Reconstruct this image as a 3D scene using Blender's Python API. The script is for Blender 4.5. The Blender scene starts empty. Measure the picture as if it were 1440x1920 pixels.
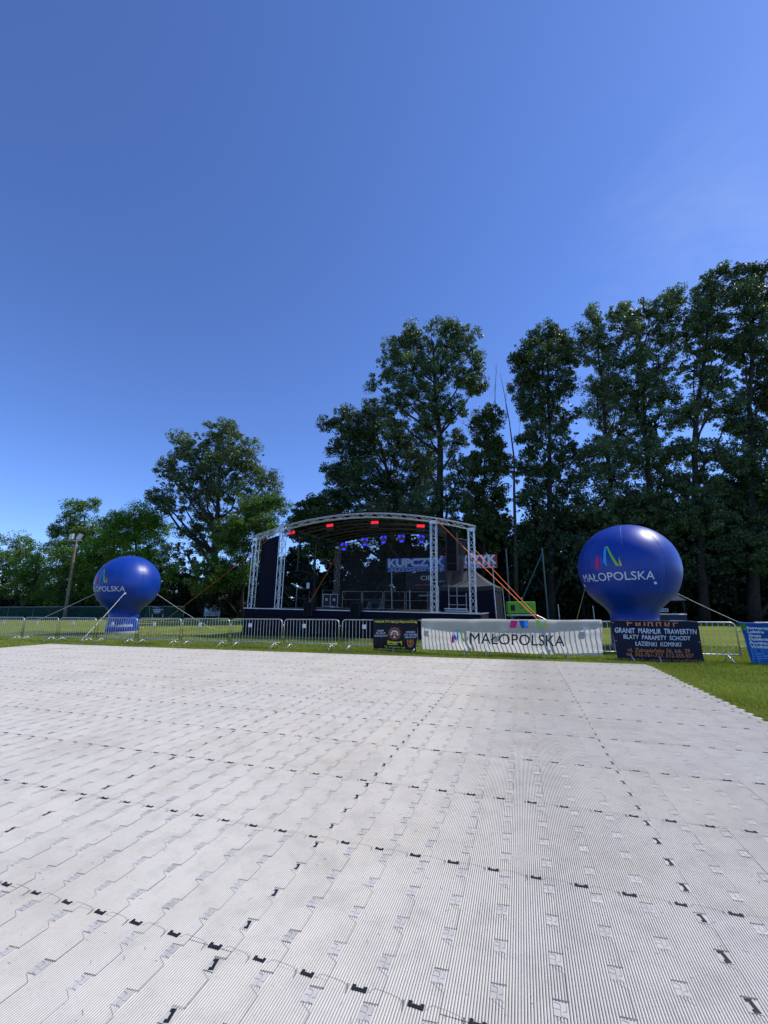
import bpy, math, random
import numpy as np
from mathutils import Vector, Matrix

random.seed(7)
RNG = np.random.default_rng(11)
scene = bpy.context.scene
COL = scene.collection
PI = math.pi
sin, cos, rad = math.sin, math.cos, math.radians

# ------------------------------------------------------------------ view geometry (eye 1.55 m above the grass)
F, PITCH, ROLL, EYE, YAW = 768.51, 0.223651, -0.0041719, 1.55, 0.313273
CU, SU = cos(YAW), sin(YAW)

def ray(px, py):
    dx, dy = px - 720, py - 960
    cr, sr = cos(ROLL), sin(ROLL)
    x = dx * cr + dy * sr; y = -dx * sr + dy * cr
    d = (x / F, 1.0, -y / F); c, s = cos(PITCH), sin(PITCH)
    return Vector((d[0], d[1] * c - d[2] * s, d[1] * s + d[2] * c))
def gz(px, py, z=0.0):
    d = ray(px, py); return Vector((0, 0, EYE)) + d * ((z - EYE) / d.z)
def aty(px, py, Y):
    d = ray(px, py); return Vector((0, 0, EYE)) + d * (Y / d.y)
def atv(px, py, v):                       # -> (u, z) on the vertical plane at distance v along the floor's own axis
    d = ray(px, py); t = v / (d.x * SU + d.y * CU); p = d * t
    return p.x * CU - p.y * SU, p.z + EYE
def uvw(u, v, z=0.0):
    return Vector((u * CU + v * SU, -u * SU + v * CU, z))

# ------------------------------------------------------------------ materials
def lin(c):
    return tuple(((x / 12.92) if x <= 0.04045 else ((x + 0.055) / 1.055) ** 2.4) for x in c)

def mat(name, color, rough=0.6, metal=0.0, var=0.12, scale=6.0, spec=0.5, bump=0.0, emit=None, estr=0.0, sheen=0.0, coat=0.0):
    m = bpy.data.materials.new(name); m.use_nodes = True
    nt = m.node_tree; b = nt.nodes['Principled BSDF']
    tc = nt.nodes.new('ShaderNodeTexCoord'); nz = nt.nodes.new('ShaderNodeTexNoise')
    nz.inputs['Scale'].default_value = scale; nz.inputs['Detail'].default_value = 5
    nt.links.new(tc.outputs['Object'], nz.inputs['Vector'])
    mr = nt.nodes.new('ShaderNodeMapRange'); mr.inputs[1].default_value = 0.3; mr.inputs[2].default_value = 0.7
    mr.inputs[3].default_value = 1 - var; mr.inputs[4].default_value = 1 + var
    nt.links.new(nz.outputs['Fac'], mr.inputs[0])
    mx = nt.nodes.new('ShaderNodeVectorMath'); mx.operation = 'SCALE'
    mx.inputs[0].default_value = color[:3]; nt.links.new(mr.outputs[0], mx.inputs['Scale'])
    nt.links.new(mx.outputs[0], b.inputs['Base Color'])
    b.inputs['Roughness'].default_value = rough; b.inputs['Metallic'].default_value = metal
    b.inputs['Specular IOR Level'].default_value = spec
    if sheen: b.inputs['Sheen Weight'].default_value = sheen
    if coat: b.inputs['Coat Weight'].default_value = coat; b.inputs['Coat Roughness'].default_value = 0.3
    if emit:
        b.inputs['Emission Color'].default_value = (*emit, 1); b.inputs['Emission Strength'].default_value = estr
    if bump:
        bp = nt.nodes.new('ShaderNodeBump'); bp.inputs['Strength'].default_value = bump; bp.inputs['Distance'].default_value = 0.02
        nt.links.new(nz.outputs['Fac'], bp.inputs['Height']); nt.links.new(bp.outputs[0], b.inputs['Normal'])
    return m

def cloth(name, color, transl, rough=0.7, transp=0.0, var=0.08, scale=5.0, bump=0.15, spec=0.3):
    """sheet material: reflecting, letting light through, and (mesh scrim) partly see-through"""
    m = mat(name, color, rough, var=var, scale=scale, bump=bump, spec=spec); nt = m.node_tree
    b = nt.nodes['Principled BSDF']; out = nt.nodes['Material Output']
    sh = b.outputs[0]
    if transl > 0:
        t = nt.nodes.new('ShaderNodeBsdfTranslucent')
        col = b.inputs['Base Color'].links[0].from_socket
        nt.links.new(col, t.inputs['Color'])
        x = nt.nodes.new('ShaderNodeMixShader'); x.inputs[0].default_value = transl
        nt.links.new(sh, x.inputs[1]); nt.links.new(t.outputs[0], x.inputs[2]); sh = x.outputs[0]
    if transp > 0:
        t = nt.nodes.new('ShaderNodeBsdfTransparent')
        x = nt.nodes.new('ShaderNodeMixShader'); x.inputs[0].default_value = transp
        nt.links.new(sh, x.inputs[1]); nt.links.new(t.outputs[0], x.inputs[2]); sh = x.outputs[0]
    nt.links.new(sh, out.inputs['Surface'])
    return m

def leaf_mat(name, c0, c1, transl=0.3, rough=0.42):
    m = bpy.data.materials.new(name); m.use_nodes = True; nt = m.node_tree
    b = nt.nodes['Principled BSDF']; out = nt.nodes['Material Output']
    at = nt.nodes.new('ShaderNodeAttribute'); at.attribute_name = 'tint'
    mx = nt.nodes.new('ShaderNodeMix'); mx.data_type = 'RGBA'
    mx.inputs[6].default_value = (*c0, 1); mx.inputs[7].default_value = (*c1, 1)
    nt.links.new(at.outputs['Fac'], mx.inputs[0]); nt.links.new(mx.outputs[2], b.inputs['Base Color'])
    b.inputs['Roughness'].default_value = rough; b.inputs['Specular IOR Level'].default_value = 0.5
    t = nt.nodes.new('ShaderNodeBsdfTranslucent'); 
    br = nt.nodes.new('ShaderNodeVectorMath'); br.operation = 'MULTIPLY'; br.inputs[1].default_value = (1.2, 1.25, 0.6)
    nt.links.new(mx.outputs[2], br.inputs[0]); nt.links.new(br.outputs[0], t.inputs['Color'])
    x = nt.nodes.new('ShaderNodeMixShader'); x.inputs[0].default_value = transl
    nt.links.new(b.outputs[0], x.inputs[1]); nt.links.new(t.outputs[0], x.inputs[2])
    nt.links.new(x.outputs[0], out.inputs['Surface'])
    return m

M = {}
M['galv'] = mat('galvanised_steel', (0.50, 0.52, 0.54), 0.42, 0.75, 0.2, 9)
M['alu'] = mat('aluminium_truss', (0.56, 0.57, 0.58), 0.36, 0.9, 0.25, 9)
M['dark_alu'] = mat('dark_truss', (0.05, 0.05, 0.055), 0.5, 0.5, 0.2, 7)
M['rib_alu'] = mat('shaded_roof_truss', (0.11, 0.112, 0.118), 0.45, 0.6, 0.2, 7)  # silver truss darkened in colour for the shade under the roof
M['black'] = mat('black_paint', (0.012, 0.012, 0.014), 0.5, 0, 0.25, 8, 0.4)
M['tarp'] = cloth('black_tarpaulin', (0.006, 0.006, 0.008), 0.0, 0.75, scale=2, bump=0.2, spec=0.15)
M['navy'] = cloth('navy_cloth', (0.004, 0.005, 0.016), 0.0, 0.8, scale=2, bump=0.25, spec=0.2)
M['deck'] = mat('deck_board', (0.022, 0.022, 0.024), 0.6, 0, 0.25, 5)
M['edge'] = mat('deck_edge_metal', (0.55, 0.56, 0.58), 0.4, 0.6, 0.1, 4)
M['rail'] = mat('shaded_rail', (0.26, 0.265, 0.27), 0.5, 0.7, 0.2, 8)  # silver rails with the stage interior's shade put into the colour
M['scrim'] = cloth('mesh_scrim', (0.035, 0.04, 0.05), 0.2, 0.9, transp=0.60, bump=0.0)
M['wing'] = cloth('grey_mesh_cloth', (0.065, 0.065, 0.07), 0.4, 0.9, transp=0.12, bump=0.2, scale=2.5)
M['white'] = mat('white_paint', (0.75, 0.76, 0.77), 0.5, 0, 0.06, 5)
M['print_white'] = mat('white_print', (0.70, 0.72, 0.76), 0.6, 0, 0.05, 5)
M['cream_print'] = mat('cream_print', (0.80, 0.79, 0.70), 0.6, 0, 0.05, 5)
M['print_dark'] = mat('dark_print', (0.012, 0.012, 0.03), 0.6, 0, 0.1, 5)
M['print_orange'] = mat('orange_print', (0.72, 0.24, 0.06), 0.6, 0, 0.08, 5)
M['print_yellow'] = mat('yellow_print', (0.80, 0.70, 0.05), 0.6, 0, 0.05, 5)
M['strap'] = cloth('orange_webbing', (0.85, 0.20, 0.03), 0.2, 0.7, scale=30)
M['strap_faded'] = cloth('faded_orange_webbing', (0.80, 0.30, 0.05), 0.3, 0.7, scale=30)
M['rope'] = mat('white_rope', (0.72, 0.70, 0.64), 0.7, 0, 0.15, 40)
M['peg'] = mat('yellow_peg', (0.80, 0.72, 0.03), 0.5, 0, 0.1, 20)
M['bark'] = mat('bark', (0.034, 0.029, 0.024), 0.9, 0, 0.45, 3, 0.2, 0.6)
M['deadwood'] = mat('dead_wood', (0.07, 0.058, 0.046), 0.9, 0, 0.3, 4, 0.2, 0.4)
M['polewood'] = mat('weathered_pole', (0.20, 0.165, 0.115), 0.85, 0, 0.35, 5, 0.2, 0.4)
M['poplar'] = leaf_mat('poplar_leaf', (0.034, 0.064, 0.026), (0.19, 0.28, 0.125), 0.32, 0.42)
M['poplar_pale'] = leaf_mat('pale_poplar_leaf', (0.04, 0.07, 0.03), (0.215, 0.3, 0.14), 0.34, 0.42)
M['poplar_dark'] = leaf_mat('dark_poplar_leaf', (0.018, 0.04, 0.014), (0.115, 0.185, 0.068), 0.28, 0.45)
M['robinia'] = leaf_mat('locust_leaf', (0.06, 0.14, 0.01), (0.26, 0.46, 0.035), 0.45, 0.55)
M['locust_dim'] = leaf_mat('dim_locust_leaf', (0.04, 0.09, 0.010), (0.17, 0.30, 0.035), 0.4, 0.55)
M['walnut'] = leaf_mat('walnut_leaf', (0.04, 0.095, 0.015), (0.2, 0.34, 0.055), 0.4, 0.52)
M['ivy'] = leaf_mat('ivy_leaf', (0.018, 0.036, 0.008), (0.1, 0.16, 0.028), 0.25, 0.5)
M['scrub'] = leaf_mat('scrub_leaf', (0.006, 0.013, 0.005), (0.035, 0.058, 0.016), 0.2, 0.55)  # near-black leaf colour carries the shade under the trees
M['tent_top'] = cloth('tent_top', (0.15, 0.148, 0.145), 0.4, 0.7, scale=3, bump=0.1)
M['genset'] = mat('green_paint', (0.16, 0.46, 0.03), 0.4, 0, 0.08, 3)
M['tyre'] = mat('rubber', (0.02, 0.02, 0.02), 0.85)
M['pole_green'] = mat('green_pole', (0.05, 0.11, 0.11), 0.5, 0.2, 0.15, 3)
M['net_green'] = cloth('green_windbreak', (0.02, 0.075, 0.055), 0.2, 0.85, transp=0.30, scale=14, bump=0.0, var=0.35)
M['sign_blue'] = mat('blue_sign', (0.015, 0.09, 0.42), 0.45, 0, 0.05, 3)
M['sign_red'] = mat('red_sign', (0.36, 0.02, 0.03), 0.45, 0, 0.05, 3)
M['sign_dark'] = mat('dark_sign', (0.012, 0.014, 0.018), 0.5, 0, 0.1, 3)
M['pink'] = mat('pink_print', (0.50, 0.10, 0.14), 0.5)
M['board'] = mat('pale_board', (0.55, 0.63, 0.72), 0.6, 0, 0.06, 3)
M['lamp_glass'] = mat('lamp_glass', (0.45, 0.48, 0.5), 0.3, 0.2)
M['red_led'] = mat('red_light', (0.9, 0.02, 0.03), 0.4, emit=(1.0, 0.018, 0.025), estr=0.95)
M['blue_led'] = mat('blue_light', (0.02, 0.03, 0.6), 0.4, emit=(0.02, 0.02, 1.0), estr=1.5)
M['led_dot'] = mat('led_lens', (0.5, 0.5, 0.6), 0.3, emit=(0.5, 0.5, 0.75), estr=0.25)
M['magenta'] = mat('magenta_print', (0.62, 0.005, 0.14), 0.6, 0, 0.05)
M['purple'] = mat('violet_print', (0.07, 0.05, 0.42), 0.6, 0, 0.05)
M['cyan'] = mat('cyan_print', (0.02, 0.33, 0.75), 0.6, 0, 0.05)
M['green_p'] = mat('green_print', (0.20, 0.58, 0.03), 0.6, 0, 0.05)
M['yellow_p'] = mat('ochre_print', (0.62, 0.42, 0.05), 0.6, 0, 0.05)
M['navy_p'] = mat('royal_blue_print', (0.02, 0.07, 0.40), 0.6, 0, 0.05)
M['banner_white'] = cloth('white_banner', (0.90, 0.88, 0.85), 0.82, 0.55, scale=1.5, var=0.03, bump=0.25)
M['banner_dark'] = cloth('dark_banner', (0.012, 0.011, 0.018), 0.35, 0.5, scale=4, bump=0.35)
M['banner_navy'] = cloth('navy_banner', (0.007, 0.009, 0.030), 0.25, 0.5, scale=3, bump=0.3)
M['banner_blue'] = cloth('blue_banner', (0.015, 0.11, 0.42), 0.5, 0.5, scale=2, bump=0.25)
M['wood_dark'] = mat('dark_case_wood', (0.02, 0.018, 0.016), 0.5)
M['kiosk'] = mat('kiosk_navy', (0.01, 0.015, 0.06), 0.5)

# balloon fabric: satin nylon with gore seams
def balloon_mat():
    m = mat('balloon_nylon', (0.003, 0.042, 0.31), 0.40, 0, 0.10, 1.5, 0.5, 0.10)
    return m
M['balloon'] = balloon_mat()
M['skirt_grey'] = mat('grey_skirt', (0.3, 0.31, 0.33), 0.7)

# ------------------------------------------------------------------ mesh builder
class MB:
    def __init__(s): s.v = []; s.f = []; s.m = []
    def add(s, vs, fs, mi=0):
        o = len(s.v); s.v += [tuple(v) for v in vs]
        s.f += [tuple(i + o for i in f) for f in fs]; s.m += [mi] * len(fs)
    def box(s, x0, x1, y0, y1, z0, z1, mi=0, mtx=None, ch=0.0):
        if ch:
            return s.chbox(x0, x1, y0, y1, z0, z1, ch, mi, mtx)
        vs = [Vector(p) for p in ((x0,y0,z0),(x1,y0,z0),(x1,y1,z0),(x0,y1,z0),(x0,y0,z1),(x1,y0,z1),(x1,y1,z1),(x0,y1,z1))]
        if mtx: vs = [mtx @ v for v in vs]
        s.add(vs, ((0,3,2,1),(4,5,6,7),(0,1,5,4),(1,2,6,5),(2,3,7,6),(3,0,4,7)), mi)
    def chbox(s, x0, x1, y0, y1, z0, z1, c, mi, mtx):
        import bmesh
        bm = bmesh.new(); bmesh.ops.create_cube(bm, size=1)
        for v in bm.verts:
            v.co = Vector(((x0+x1)/2 + v.co.x*(x1-x0), (y0+y1)/2 + v.co.y*(y1-y0), (z0+z1)/2 + v.co.z*(z1-z0)))
        bmesh.ops.bevel(bm, geom=list(bm.edges), offset=c, segments=2, affect='EDGES', profile=0.5)
        bm.verts.index_update()
        vs = [v.co.copy() for v in bm.verts]
        if mtx: vs = [mtx @ v for v in vs]
        s.add(vs, [[v.index for v in f.verts] for f in bm.faces], mi); bm.free()
    def tube(s, pts, r, n=6, mi=0, cap=True):
        pts = [Vector(p) for p in pts]; k = len(pts)
        rs = list(r) if hasattr(r, '__len__') else [r] * k
        o = len(s.v); a = None
        for i, p in enumerate(pts):
            t = (pts[min(i+1, k-1)] - pts[max(i-1, 0)])
            t = t.normalized() if t.length > 1e-9 else Vector((0,0,1))
            if a is None:
                a = t.orthogonal().normalized()
            else:
                a = (a - t * a.dot(t)); a = a.normalized() if a.length > 1e-6 else t.orthogonal().normalized()
            b = t.cross(a)
            for j in range(n):
                q = 2*PI*j/n; s.v.append(tuple(p + (a*cos(q) + b*sin(q)) * rs[i]))
        for i in range(k-1):
            for j in range(n):
                j2 = (j+1) % n
                s.f.append((o+i*n+j, o+i*n+j2, o+(i+1)*n+j2, o+(i+1)*n+j)); s.m.append(mi)
        if cap:
            s.f.append(tuple(o+j for j in range(n))[::-1]); s.m.append(mi)
            s.f.append(tuple(o+(k-1)*n+j for j in range(n))); s.m.append(mi)
    def ribbon(s, pts, w, side, thick=0.004, mi=0):
        """flat webbing: a thin box swept along pts, width w along side"""
        side = Vector(side).normalized(); o = len(s.v); pts = [Vector(p) for p in pts]
        for i, p in enumerate(pts):
            t = (pts[min(i+1, len(pts)-1)] - pts[max(i-1, 0)]).normalized()
            sd = (side - t*side.dot(t)).normalized(); nn = t.cross(sd)
            for a, b in ((-1,-1),(1,-1),(1,1),(-1,1)):
                s.v.append(tuple(p + sd*(a*w/2) + nn*(b*thick/2)))
        for i in range(len(pts)-1):
            for j in range(4):
                j2 = (j+1) % 4
                s.f.append((o+i*4+j, o+i*4+j2, o+i*4+4+j2, o+i*4+4+j)); s.m.append(mi)
        s.f.append((o+3,o+2,o+1,o)); s.m.append(mi); e = o+4*(len(pts)-1); s.f.append((e,e+1,e+2,e+3)); s.m.append(mi)
    def lathe(s, prof, n=48, mi=0, closed_top=True):
        o = len(s.v)
        for r, z in prof:
            for j in range(n):
                q = 2*PI*j/n; s.v.append((r*cos(q), r*sin(q), z))
        for i in range(len(prof)-1):
            for j in range(n):
                j2 = (j+1) % n
                s.f.append((o+i*n+j, o+i*n+j2, o+(i+1)*n+j2, o+(i+1)*n+j)); s.m.append(mi)
        if closed_top:
            s.f.append(tuple(o+(len(prof)-1)*n+j for j in range(n))); s.m.append(mi)
    def disc(s, c, ax, r, n=16, mi=0, depth=0.0):
        c = Vector(c); ax = Vector(ax).normalized(); a = ax.orthogonal().normalized(); b = ax.cross(a)
        o = len(s.v)
        for j in range(n):
            q = 2*PI*j/n; s.v.append(tuple(c + (a*cos(q)+b*sin(q))*r))
        s.f.append(tuple(range(o, o+n))); s.m.append(mi)
    def grid(s, fn, nu, nv, mi=0):
        o = len(s.v)
        for j in range(nv+1):
            for i in range(nu+1): s.v.append(tuple(fn(i/nu, j/nv)))
        for j in range(nv):
            for i in range(nu):
                a = o + j*(nu+1) + i
                s.f.append((a, a+1, a+nu+2, a+nu+1)); s.m.append(mi)
    def build(s, name, mats, parent=None, smooth=False, loc=None):
        me = bpy.data.meshes.new(name)
        me.from_pydata(s.v, [], s.f)
        mats = mats if isinstance(mats, (list, tuple)) else [mats]
        for m in mats: me.materials.append(m)
        if len(mats) > 1: me.polygons.foreach_set('material_index', s.m)
        if smooth: me.polygons.foreach_set('use_smooth', [True]*len(me.polygons))
        me.update()
        o = bpy.data.objects.new(name, me); COL.objects.link(o)
        if parent: o.parent = parent
        if loc is not None: o.location = loc
        return o

def tag(o, label=None, cat=None, group=None, kind=None):
    if label: o['label'] = label
    if cat: o['category'] = cat
    if group: o['group'] = group
    if kind: o['kind'] = kind
    return o
def thing(name, label, cat, mtx=None, loc=None, rz=0.0, group=None):
    o = bpy.data.objects.new(name, None); COL.objects.link(o); o.empty_display_size = 0.2
    if mtx is not None: o.matrix_world = mtx
    else:
        if loc is not None: o.location = loc
        o.rotation_euler = (0, 0, rz)
    return tag(o, label, cat, group)
KIDS = {}
def copy_tree(o, parent=None):
    c = o.copy(); COL.objects.link(c)
    if parent is not None: c.parent = parent
    for ch in list(o.children): copy_tree(ch, c)
    return c

def embolden(vs, fs, wgt):
    """push the outline of flat letters outward by wgt (mitred)"""
    import bmesh
    bm = bmesh.new(); bv = [bm.verts.new((v[0], v[1], 0)) for v in vs]
    for f in fs:
        try: bm.faces.new([bv[i] for i in f])
        except ValueError: pass
    bmesh.ops.remove_doubles(bm, verts=list(bm.verts), dist=0.006)
    mv = {}
    for e in bm.edges:
        if len(e.link_faces) != 1: continue
        f = e.link_faces[0]; d = (e.verts[1].co - e.verts[0].co)
        if d.length < 1e-6: continue
        n = Vector((d.y, -d.x, 0)).normalized()
        if n.dot(f.calc_center_median() - e.verts[0].co) > 0: n = -n
        for v in e.verts: mv.setdefault(v, []).append(n)
    new = {}
    for v, ns in mv.items():
        if len(ns) < 2: new[v] = ns[0]*wgt; continue
        a = (ns[0]+ns[1]); c = max(.35, (1+ns[0].dot(ns[1]))/2)
        new[v] = a/2/c*wgt
    for v, d in new.items(): v.co += d
    bm.verts.index_update()
    out = [tuple(v.co) for v in bm.verts], [tuple(v.index for v in f.verts) for f in bm.faces]
    bm.free(); return out
def text_mesh(txt, weight=0.0, shear=0.0, spacing=1.0):
    cu = bpy.data.curves.new('lettering', 'FONT'); cu.body = txt; cu.size = 1.0; cu.shear = shear
    cu.space_character = spacing; cu.resolution_u = 3
    ob = bpy.data.objects.new('lettering', cu); COL.objects.link(ob)
    bpy.context.view_layer.update()
    dg = bpy.context.evaluated_depsgraph_get()
    me = bpy.data.meshes.new_from_object(ob.evaluated_get(dg))
    vs = [tuple(v.co) for v in me.vertices]; fs = [tuple(p.vertices) for p in me.polygons]
    bpy.data.objects.remove(ob); bpy.data.curves.remove(cu); bpy.data.meshes.remove(me)
    if weight: vs, fs = embolden(vs, fs, weight)
    xs = [v[0] for v in vs]; ys = [v[1] for v in vs]
    return vs, fs, (min(xs), max(xs), min(ys), max(ys))
def text_fit(mb, txt, x0, x1, z0, z1, fn, mi=0, weight=0.0, full=None, cut=None, shear=0.0, spacing=1.0):
    """letters scaled into the box and laid on a surface by fn(x, z) -> point; full=(ymin, ymax) keeps accents out of the fit"""
    vs, fs, (a, b, c, d) = text_mesh(txt, weight, shear, spacing)
    vs, fs = densify(vs, fs, 0.16)
    if full: c, d = full
    out = []
    for v in vs:
        out.append((x0 + (v[0]-a)/(b-a)*(x1-x0), z0 + (v[1]-c)/(d-c)*(z1-z0)))
    if cut is not None:
        out = [(x, min(z, cut)) for x, z in out]
    mb.add([fn(x, z) for x, z in out], fs, mi)
def densify(vs2, fs, maxlen):
    import bmesh
    bm = bmesh.new(); bv = [bm.verts.new((v[0], v[1], 0)) for v in vs2]
    for f in fs:
        try: bm.faces.new([bv[i] for i in f])
        except ValueError: pass
    bmesh.ops.triangulate(bm, faces=list(bm.faces))
    for _ in range(5):
        es = [e for e in bm.edges if e.calc_length() > maxlen]
        if not es: break
        bmesh.ops.subdivide_edges(bm, edges=es, cuts=1, use_grid_fill=False)
        bmesh.ops.triangulate(bm, faces=[f for f in bm.faces if len(f.verts) > 3])
    bm.verts.index_update()
    out = [(v.co.x, v.co.y) for v in bm.verts], [tuple(v.index for v in f.verts) for f in bm.faces]
    bm.free(); return out
CAP = (0.0, 0.73)      # baseline and cap height of the built-in face

LOGO = [('magenta', [(0,0),(.16,.01),(.17,.40),(.08,.68),(.01,.37)]),
        ('purple', [(.17,.40),(.23,.68),(.34,.30),(.34,.05)]),
        ('cyan', [(.37,1),(.455,1),(.47,.08),(.34,.30)]),
        ('green_p', [(.455,1),(.52,1),(.9,.1),(.79,.1)]),
        ('yellow_p', [(.9,.09),(1.0,.1),(.92,.5)])]
def logo(mb, x0, x1, z0, z1, fn, mi0):
    for k, (_, poly) in enumerate(LOGO):
        vs, fs = densify(poly, [tuple(range(len(poly)))], 0.14)
        mb.add([fn(x0+(x1-x0)*p[0], z0+(z1-z0)*p[1]) for p in vs], fs, mi0+k)
LOGO_M = [M[k] for k, _ in LOGO]

# ------------------------------------------------------------------ world, sun, camera
SUN_AZ, SUN_EL = rad(80), rad(52)
w = bpy.data.worlds.new('World'); scene.world = w; w.use_nodes = True
nt = w.node_tree; bg = nt.nodes['Background']
sky = nt.nodes.new('ShaderNodeTexSky'); sky.sky_type = 'NISHITA'; sky.sun_disc = False
sky.sun_elevation = SUN_EL; sky.sun_rotation = SUN_AZ
sky.altitude = 2200; sky.air_density = 1.0; sky.dust_density = 0.6; sky.ozone_density = 3.0
tint = nt.nodes.new('ShaderNodeVectorMath'); tint.operation = 'MULTIPLY'; tint.inputs[1].default_value = (0.86, 1.05, 1.50)
nt.links.new(sky.outputs[0], tint.inputs[0])
tcw = nt.nodes.new('ShaderNodeTexCoord'); mpw = nt.nodes.new('ShaderNodeMapping'); mpw.inputs['Scale'].default_value = (1.6, 2.6, 4.5); mpw.inputs['Rotation'].default_value = (0.3, 0.5, 0.2)
nzw = nt.nodes.new('ShaderNodeTexNoise'); nzw.inputs['Scale'].default_value = 1.7; nzw.inputs['Detail'].default_value = 8; nzw.inputs['Roughness'].default_value = 0.62
nzw.inputs['Distortion'].default_value = 0.6
nt.links.new(tcw.outputs['Generated'], mpw.inputs['Vector']); nt.links.new(mpw.outputs[0], nzw.inputs['Vector'])
rgw = nt.nodes.new('ShaderNodeMapRange'); rgw.inputs[1].default_value = 0.45; rgw.inputs[2].default_value = 0.75; rgw.inputs[3].default_value = 0.0; rgw.inputs[4].default_value = 0.16
nt.links.new(nzw.outputs['Fac'], rgw.inputs[0])
clw = nt.nodes.new('ShaderNodeMix'); clw.data_type = 'RGBA'; clw.inputs[7].default_value = (4.6, 5.2, 6.2, 1)
dtw = nt.nodes.new('ShaderNodeVectorMath'); dtw.operation = 'DOT_PRODUCT'; dtw.inputs[1].default_value = (0.606, 0.581, 0.543)
nt.links.new(tcw.outputs['Generated'], dtw.inputs[0])
mkw = nt.nodes.new('ShaderNodeMapRange'); mkw.inputs[1].default_value = 0.955; mkw.inputs[2].default_value = 0.998
nt.links.new(dtw.outputs['Value'], mkw.inputs[0])
mlw = nt.nodes.new('ShaderNodeMath'); mlw.operation = 'MULTIPLY'; nt.links.new(mkw.outputs[0], mlw.inputs[0]); nt.links.new(rgw.outputs[0], mlw.inputs[1])
nt.links.new(mlw.outputs[0], clw.inputs[0]); nt.links.new(tint.outputs[0], clw.inputs[6]); nt.links.new(clw.outputs[2], bg.inputs['Color'])
bg.inputs['Strength'].default_value = 0.15
sl = bpy.data.lights.new('sun', 'SUN'); sl.energy = 4.2; sl.angle = rad(0.5); sl.color = (1.0, 0.96, 0.90)
so = bpy.data.objects.new('sun', sl); COL.objects.link(so)
sd = Vector((sin(SUN_AZ)*cos(SUN_EL), cos(SUN_AZ)*cos(SUN_EL), sin(SUN_EL)))
so.rotation_euler = sd.to_track_quat('Z', 'Y').to_euler(); so.location = (20, 0, 30)

cam = bpy.data.cameras.new('camera'); co = bpy.data.objects.new('camera', cam); COL.objects.link(co)
cam.sensor_fit = 'HORIZONTAL'; cam.sensor_width = 36; cam.lens = F/1440*36; cam.clip_end = 5000; cam.clip_start = 0.05
co.matrix_world = Matrix.Translation((0, 0, EYE)) @ Matrix.Rotation(PI/2 + PITCH, 4, 'X') @ Matrix.Rotation(ROLL, 4, 'Z')
scene.camera = co
vs_ = scene.view_settings; vs_.view_transform = 'Standard'; vs_.look = 'None'; vs_.gamma = 1; vs_.exposure = 0.0
scene.cycles.max_bounces = 8; scene.cycles.transparent_max_bounces = 12

# ------------------------------------------------------------------ ground
def ground_mat():
    m = bpy.data.materials.new('lawn'); m.use_nodes = True; nt = m.node_tree; b = nt.nodes['Principled BSDF']
    tc = nt.nodes.new('ShaderNodeTexCoord')
    def noise(sc, det=4):
        n = nt.nodes.new('ShaderNodeTexNoise'); n.inputs['Scale'].default_value = sc; n.inputs['Detail'].default_value = det
        nt.links.new(tc.outputs['Object'], n.inputs['Vector']); return n
    n1, n2, n3 = noise(0.35), noise(9, 6), noise(60, 3)
    def ramp(src, a, b, c0, c1):
        r = nt.nodes.new('ShaderNodeValToRGB'); r.color_ramp.elements[0].position = a; r.color_ramp.elements[1].position = b
        r.color_ramp.elements[0].color = (*c0, 1); r.color_ramp.elements[1].color = (*c1, 1); nt.links.new(src.outputs['Fac'], r.inputs[0]); return r
    r1 = ramp(n1, 0.35, 0.65, (0.145, 0.195, 0.024), (0.225, 0.26, 0.04))
    r2 = ramp(n2, 0.3, 0.7, (0.72, 0.75, 0.6), (1.25, 1.2, 1.2))
    r3 = ramp(n3, 0.3, 0.7, (0.6, 0.62, 0.5), (1.35, 1.3, 1.2))
    a = nt.nodes.new('ShaderNodeVectorMath'); a.operation = 'MULTIPLY'
    nt.links.new(r1.outputs[0], a.inputs[0]); nt.links.new(r2.outputs[0], a.inputs[1])
    a2 = nt.nodes.new('ShaderNodeVectorMath'); a2.operation = 'MULTIPLY'
    nt.links.new(a.outputs[0], a2.inputs[0]); nt.links.new(r3.outputs[0], a2.inputs[1])
    nt.links.new(a2.outputs[0], b.inputs['Base Color'])
    b.inputs['Roughness'].default_value = 0.9; b.inputs['Specular IOR Level'].default_value = 0.15
    bp = nt.nodes.new('ShaderNodeBump'); bp.inputs['Strength'].default_value = 0.9; bp.inputs['Distance'].default_value = 0.05
    nt.links.new(n3.outputs['Fac'], bp.inputs['Height']); nt.links.new(bp.outputs[0], b.inputs['Normal'])
    return m
mb = MB(); mb.grid(lambda a, b: (-900+1800*a, -600+1800*b, 0), 24, 24)
tag(mb.build('ground', ground_mat()), 'mown green lawn of the sports field', None, kind='structure')

def big_mesh(name, V, Fc, mats, parent=None, tint=None, loc=None):
    """V (n,3), Fc (m,k) numpy -> mesh object"""
    me = bpy.data.meshes.new(name); n, (m, k) = len(V), Fc.shape
    me.vertices.add(n); me.vertices.foreach_set('co', V.astype(np.float32).ravel())
    me.loops.add(m*k); me.loops.foreach_set('vertex_index', Fc.astype(np.int32).ravel())
    me.polygons.add(m); me.polygons.foreach_set('loop_start', np.arange(0, m*k, k, dtype=np.int32))
    try: me.polygons.foreach_set('loop_total', np.full(m, k, dtype=np.int32))
    except Exception: pass
    for x in (mats if isinstance(mats, (list, tuple)) else [mats]): me.materials.append(x)
    if tint is not None:
        at = me.attributes.new('tint', 'FLOAT', 'FACE'); at.data.foreach_set('value', tint.astype(np.float32))
    me.update(calc_edges=True); me.validate()
    o = bpy.data.objects.new(name, me); COL.objects.link(o)
    if parent: o.parent = parent
    if loc is not None: o.location = loc
    return o

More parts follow.
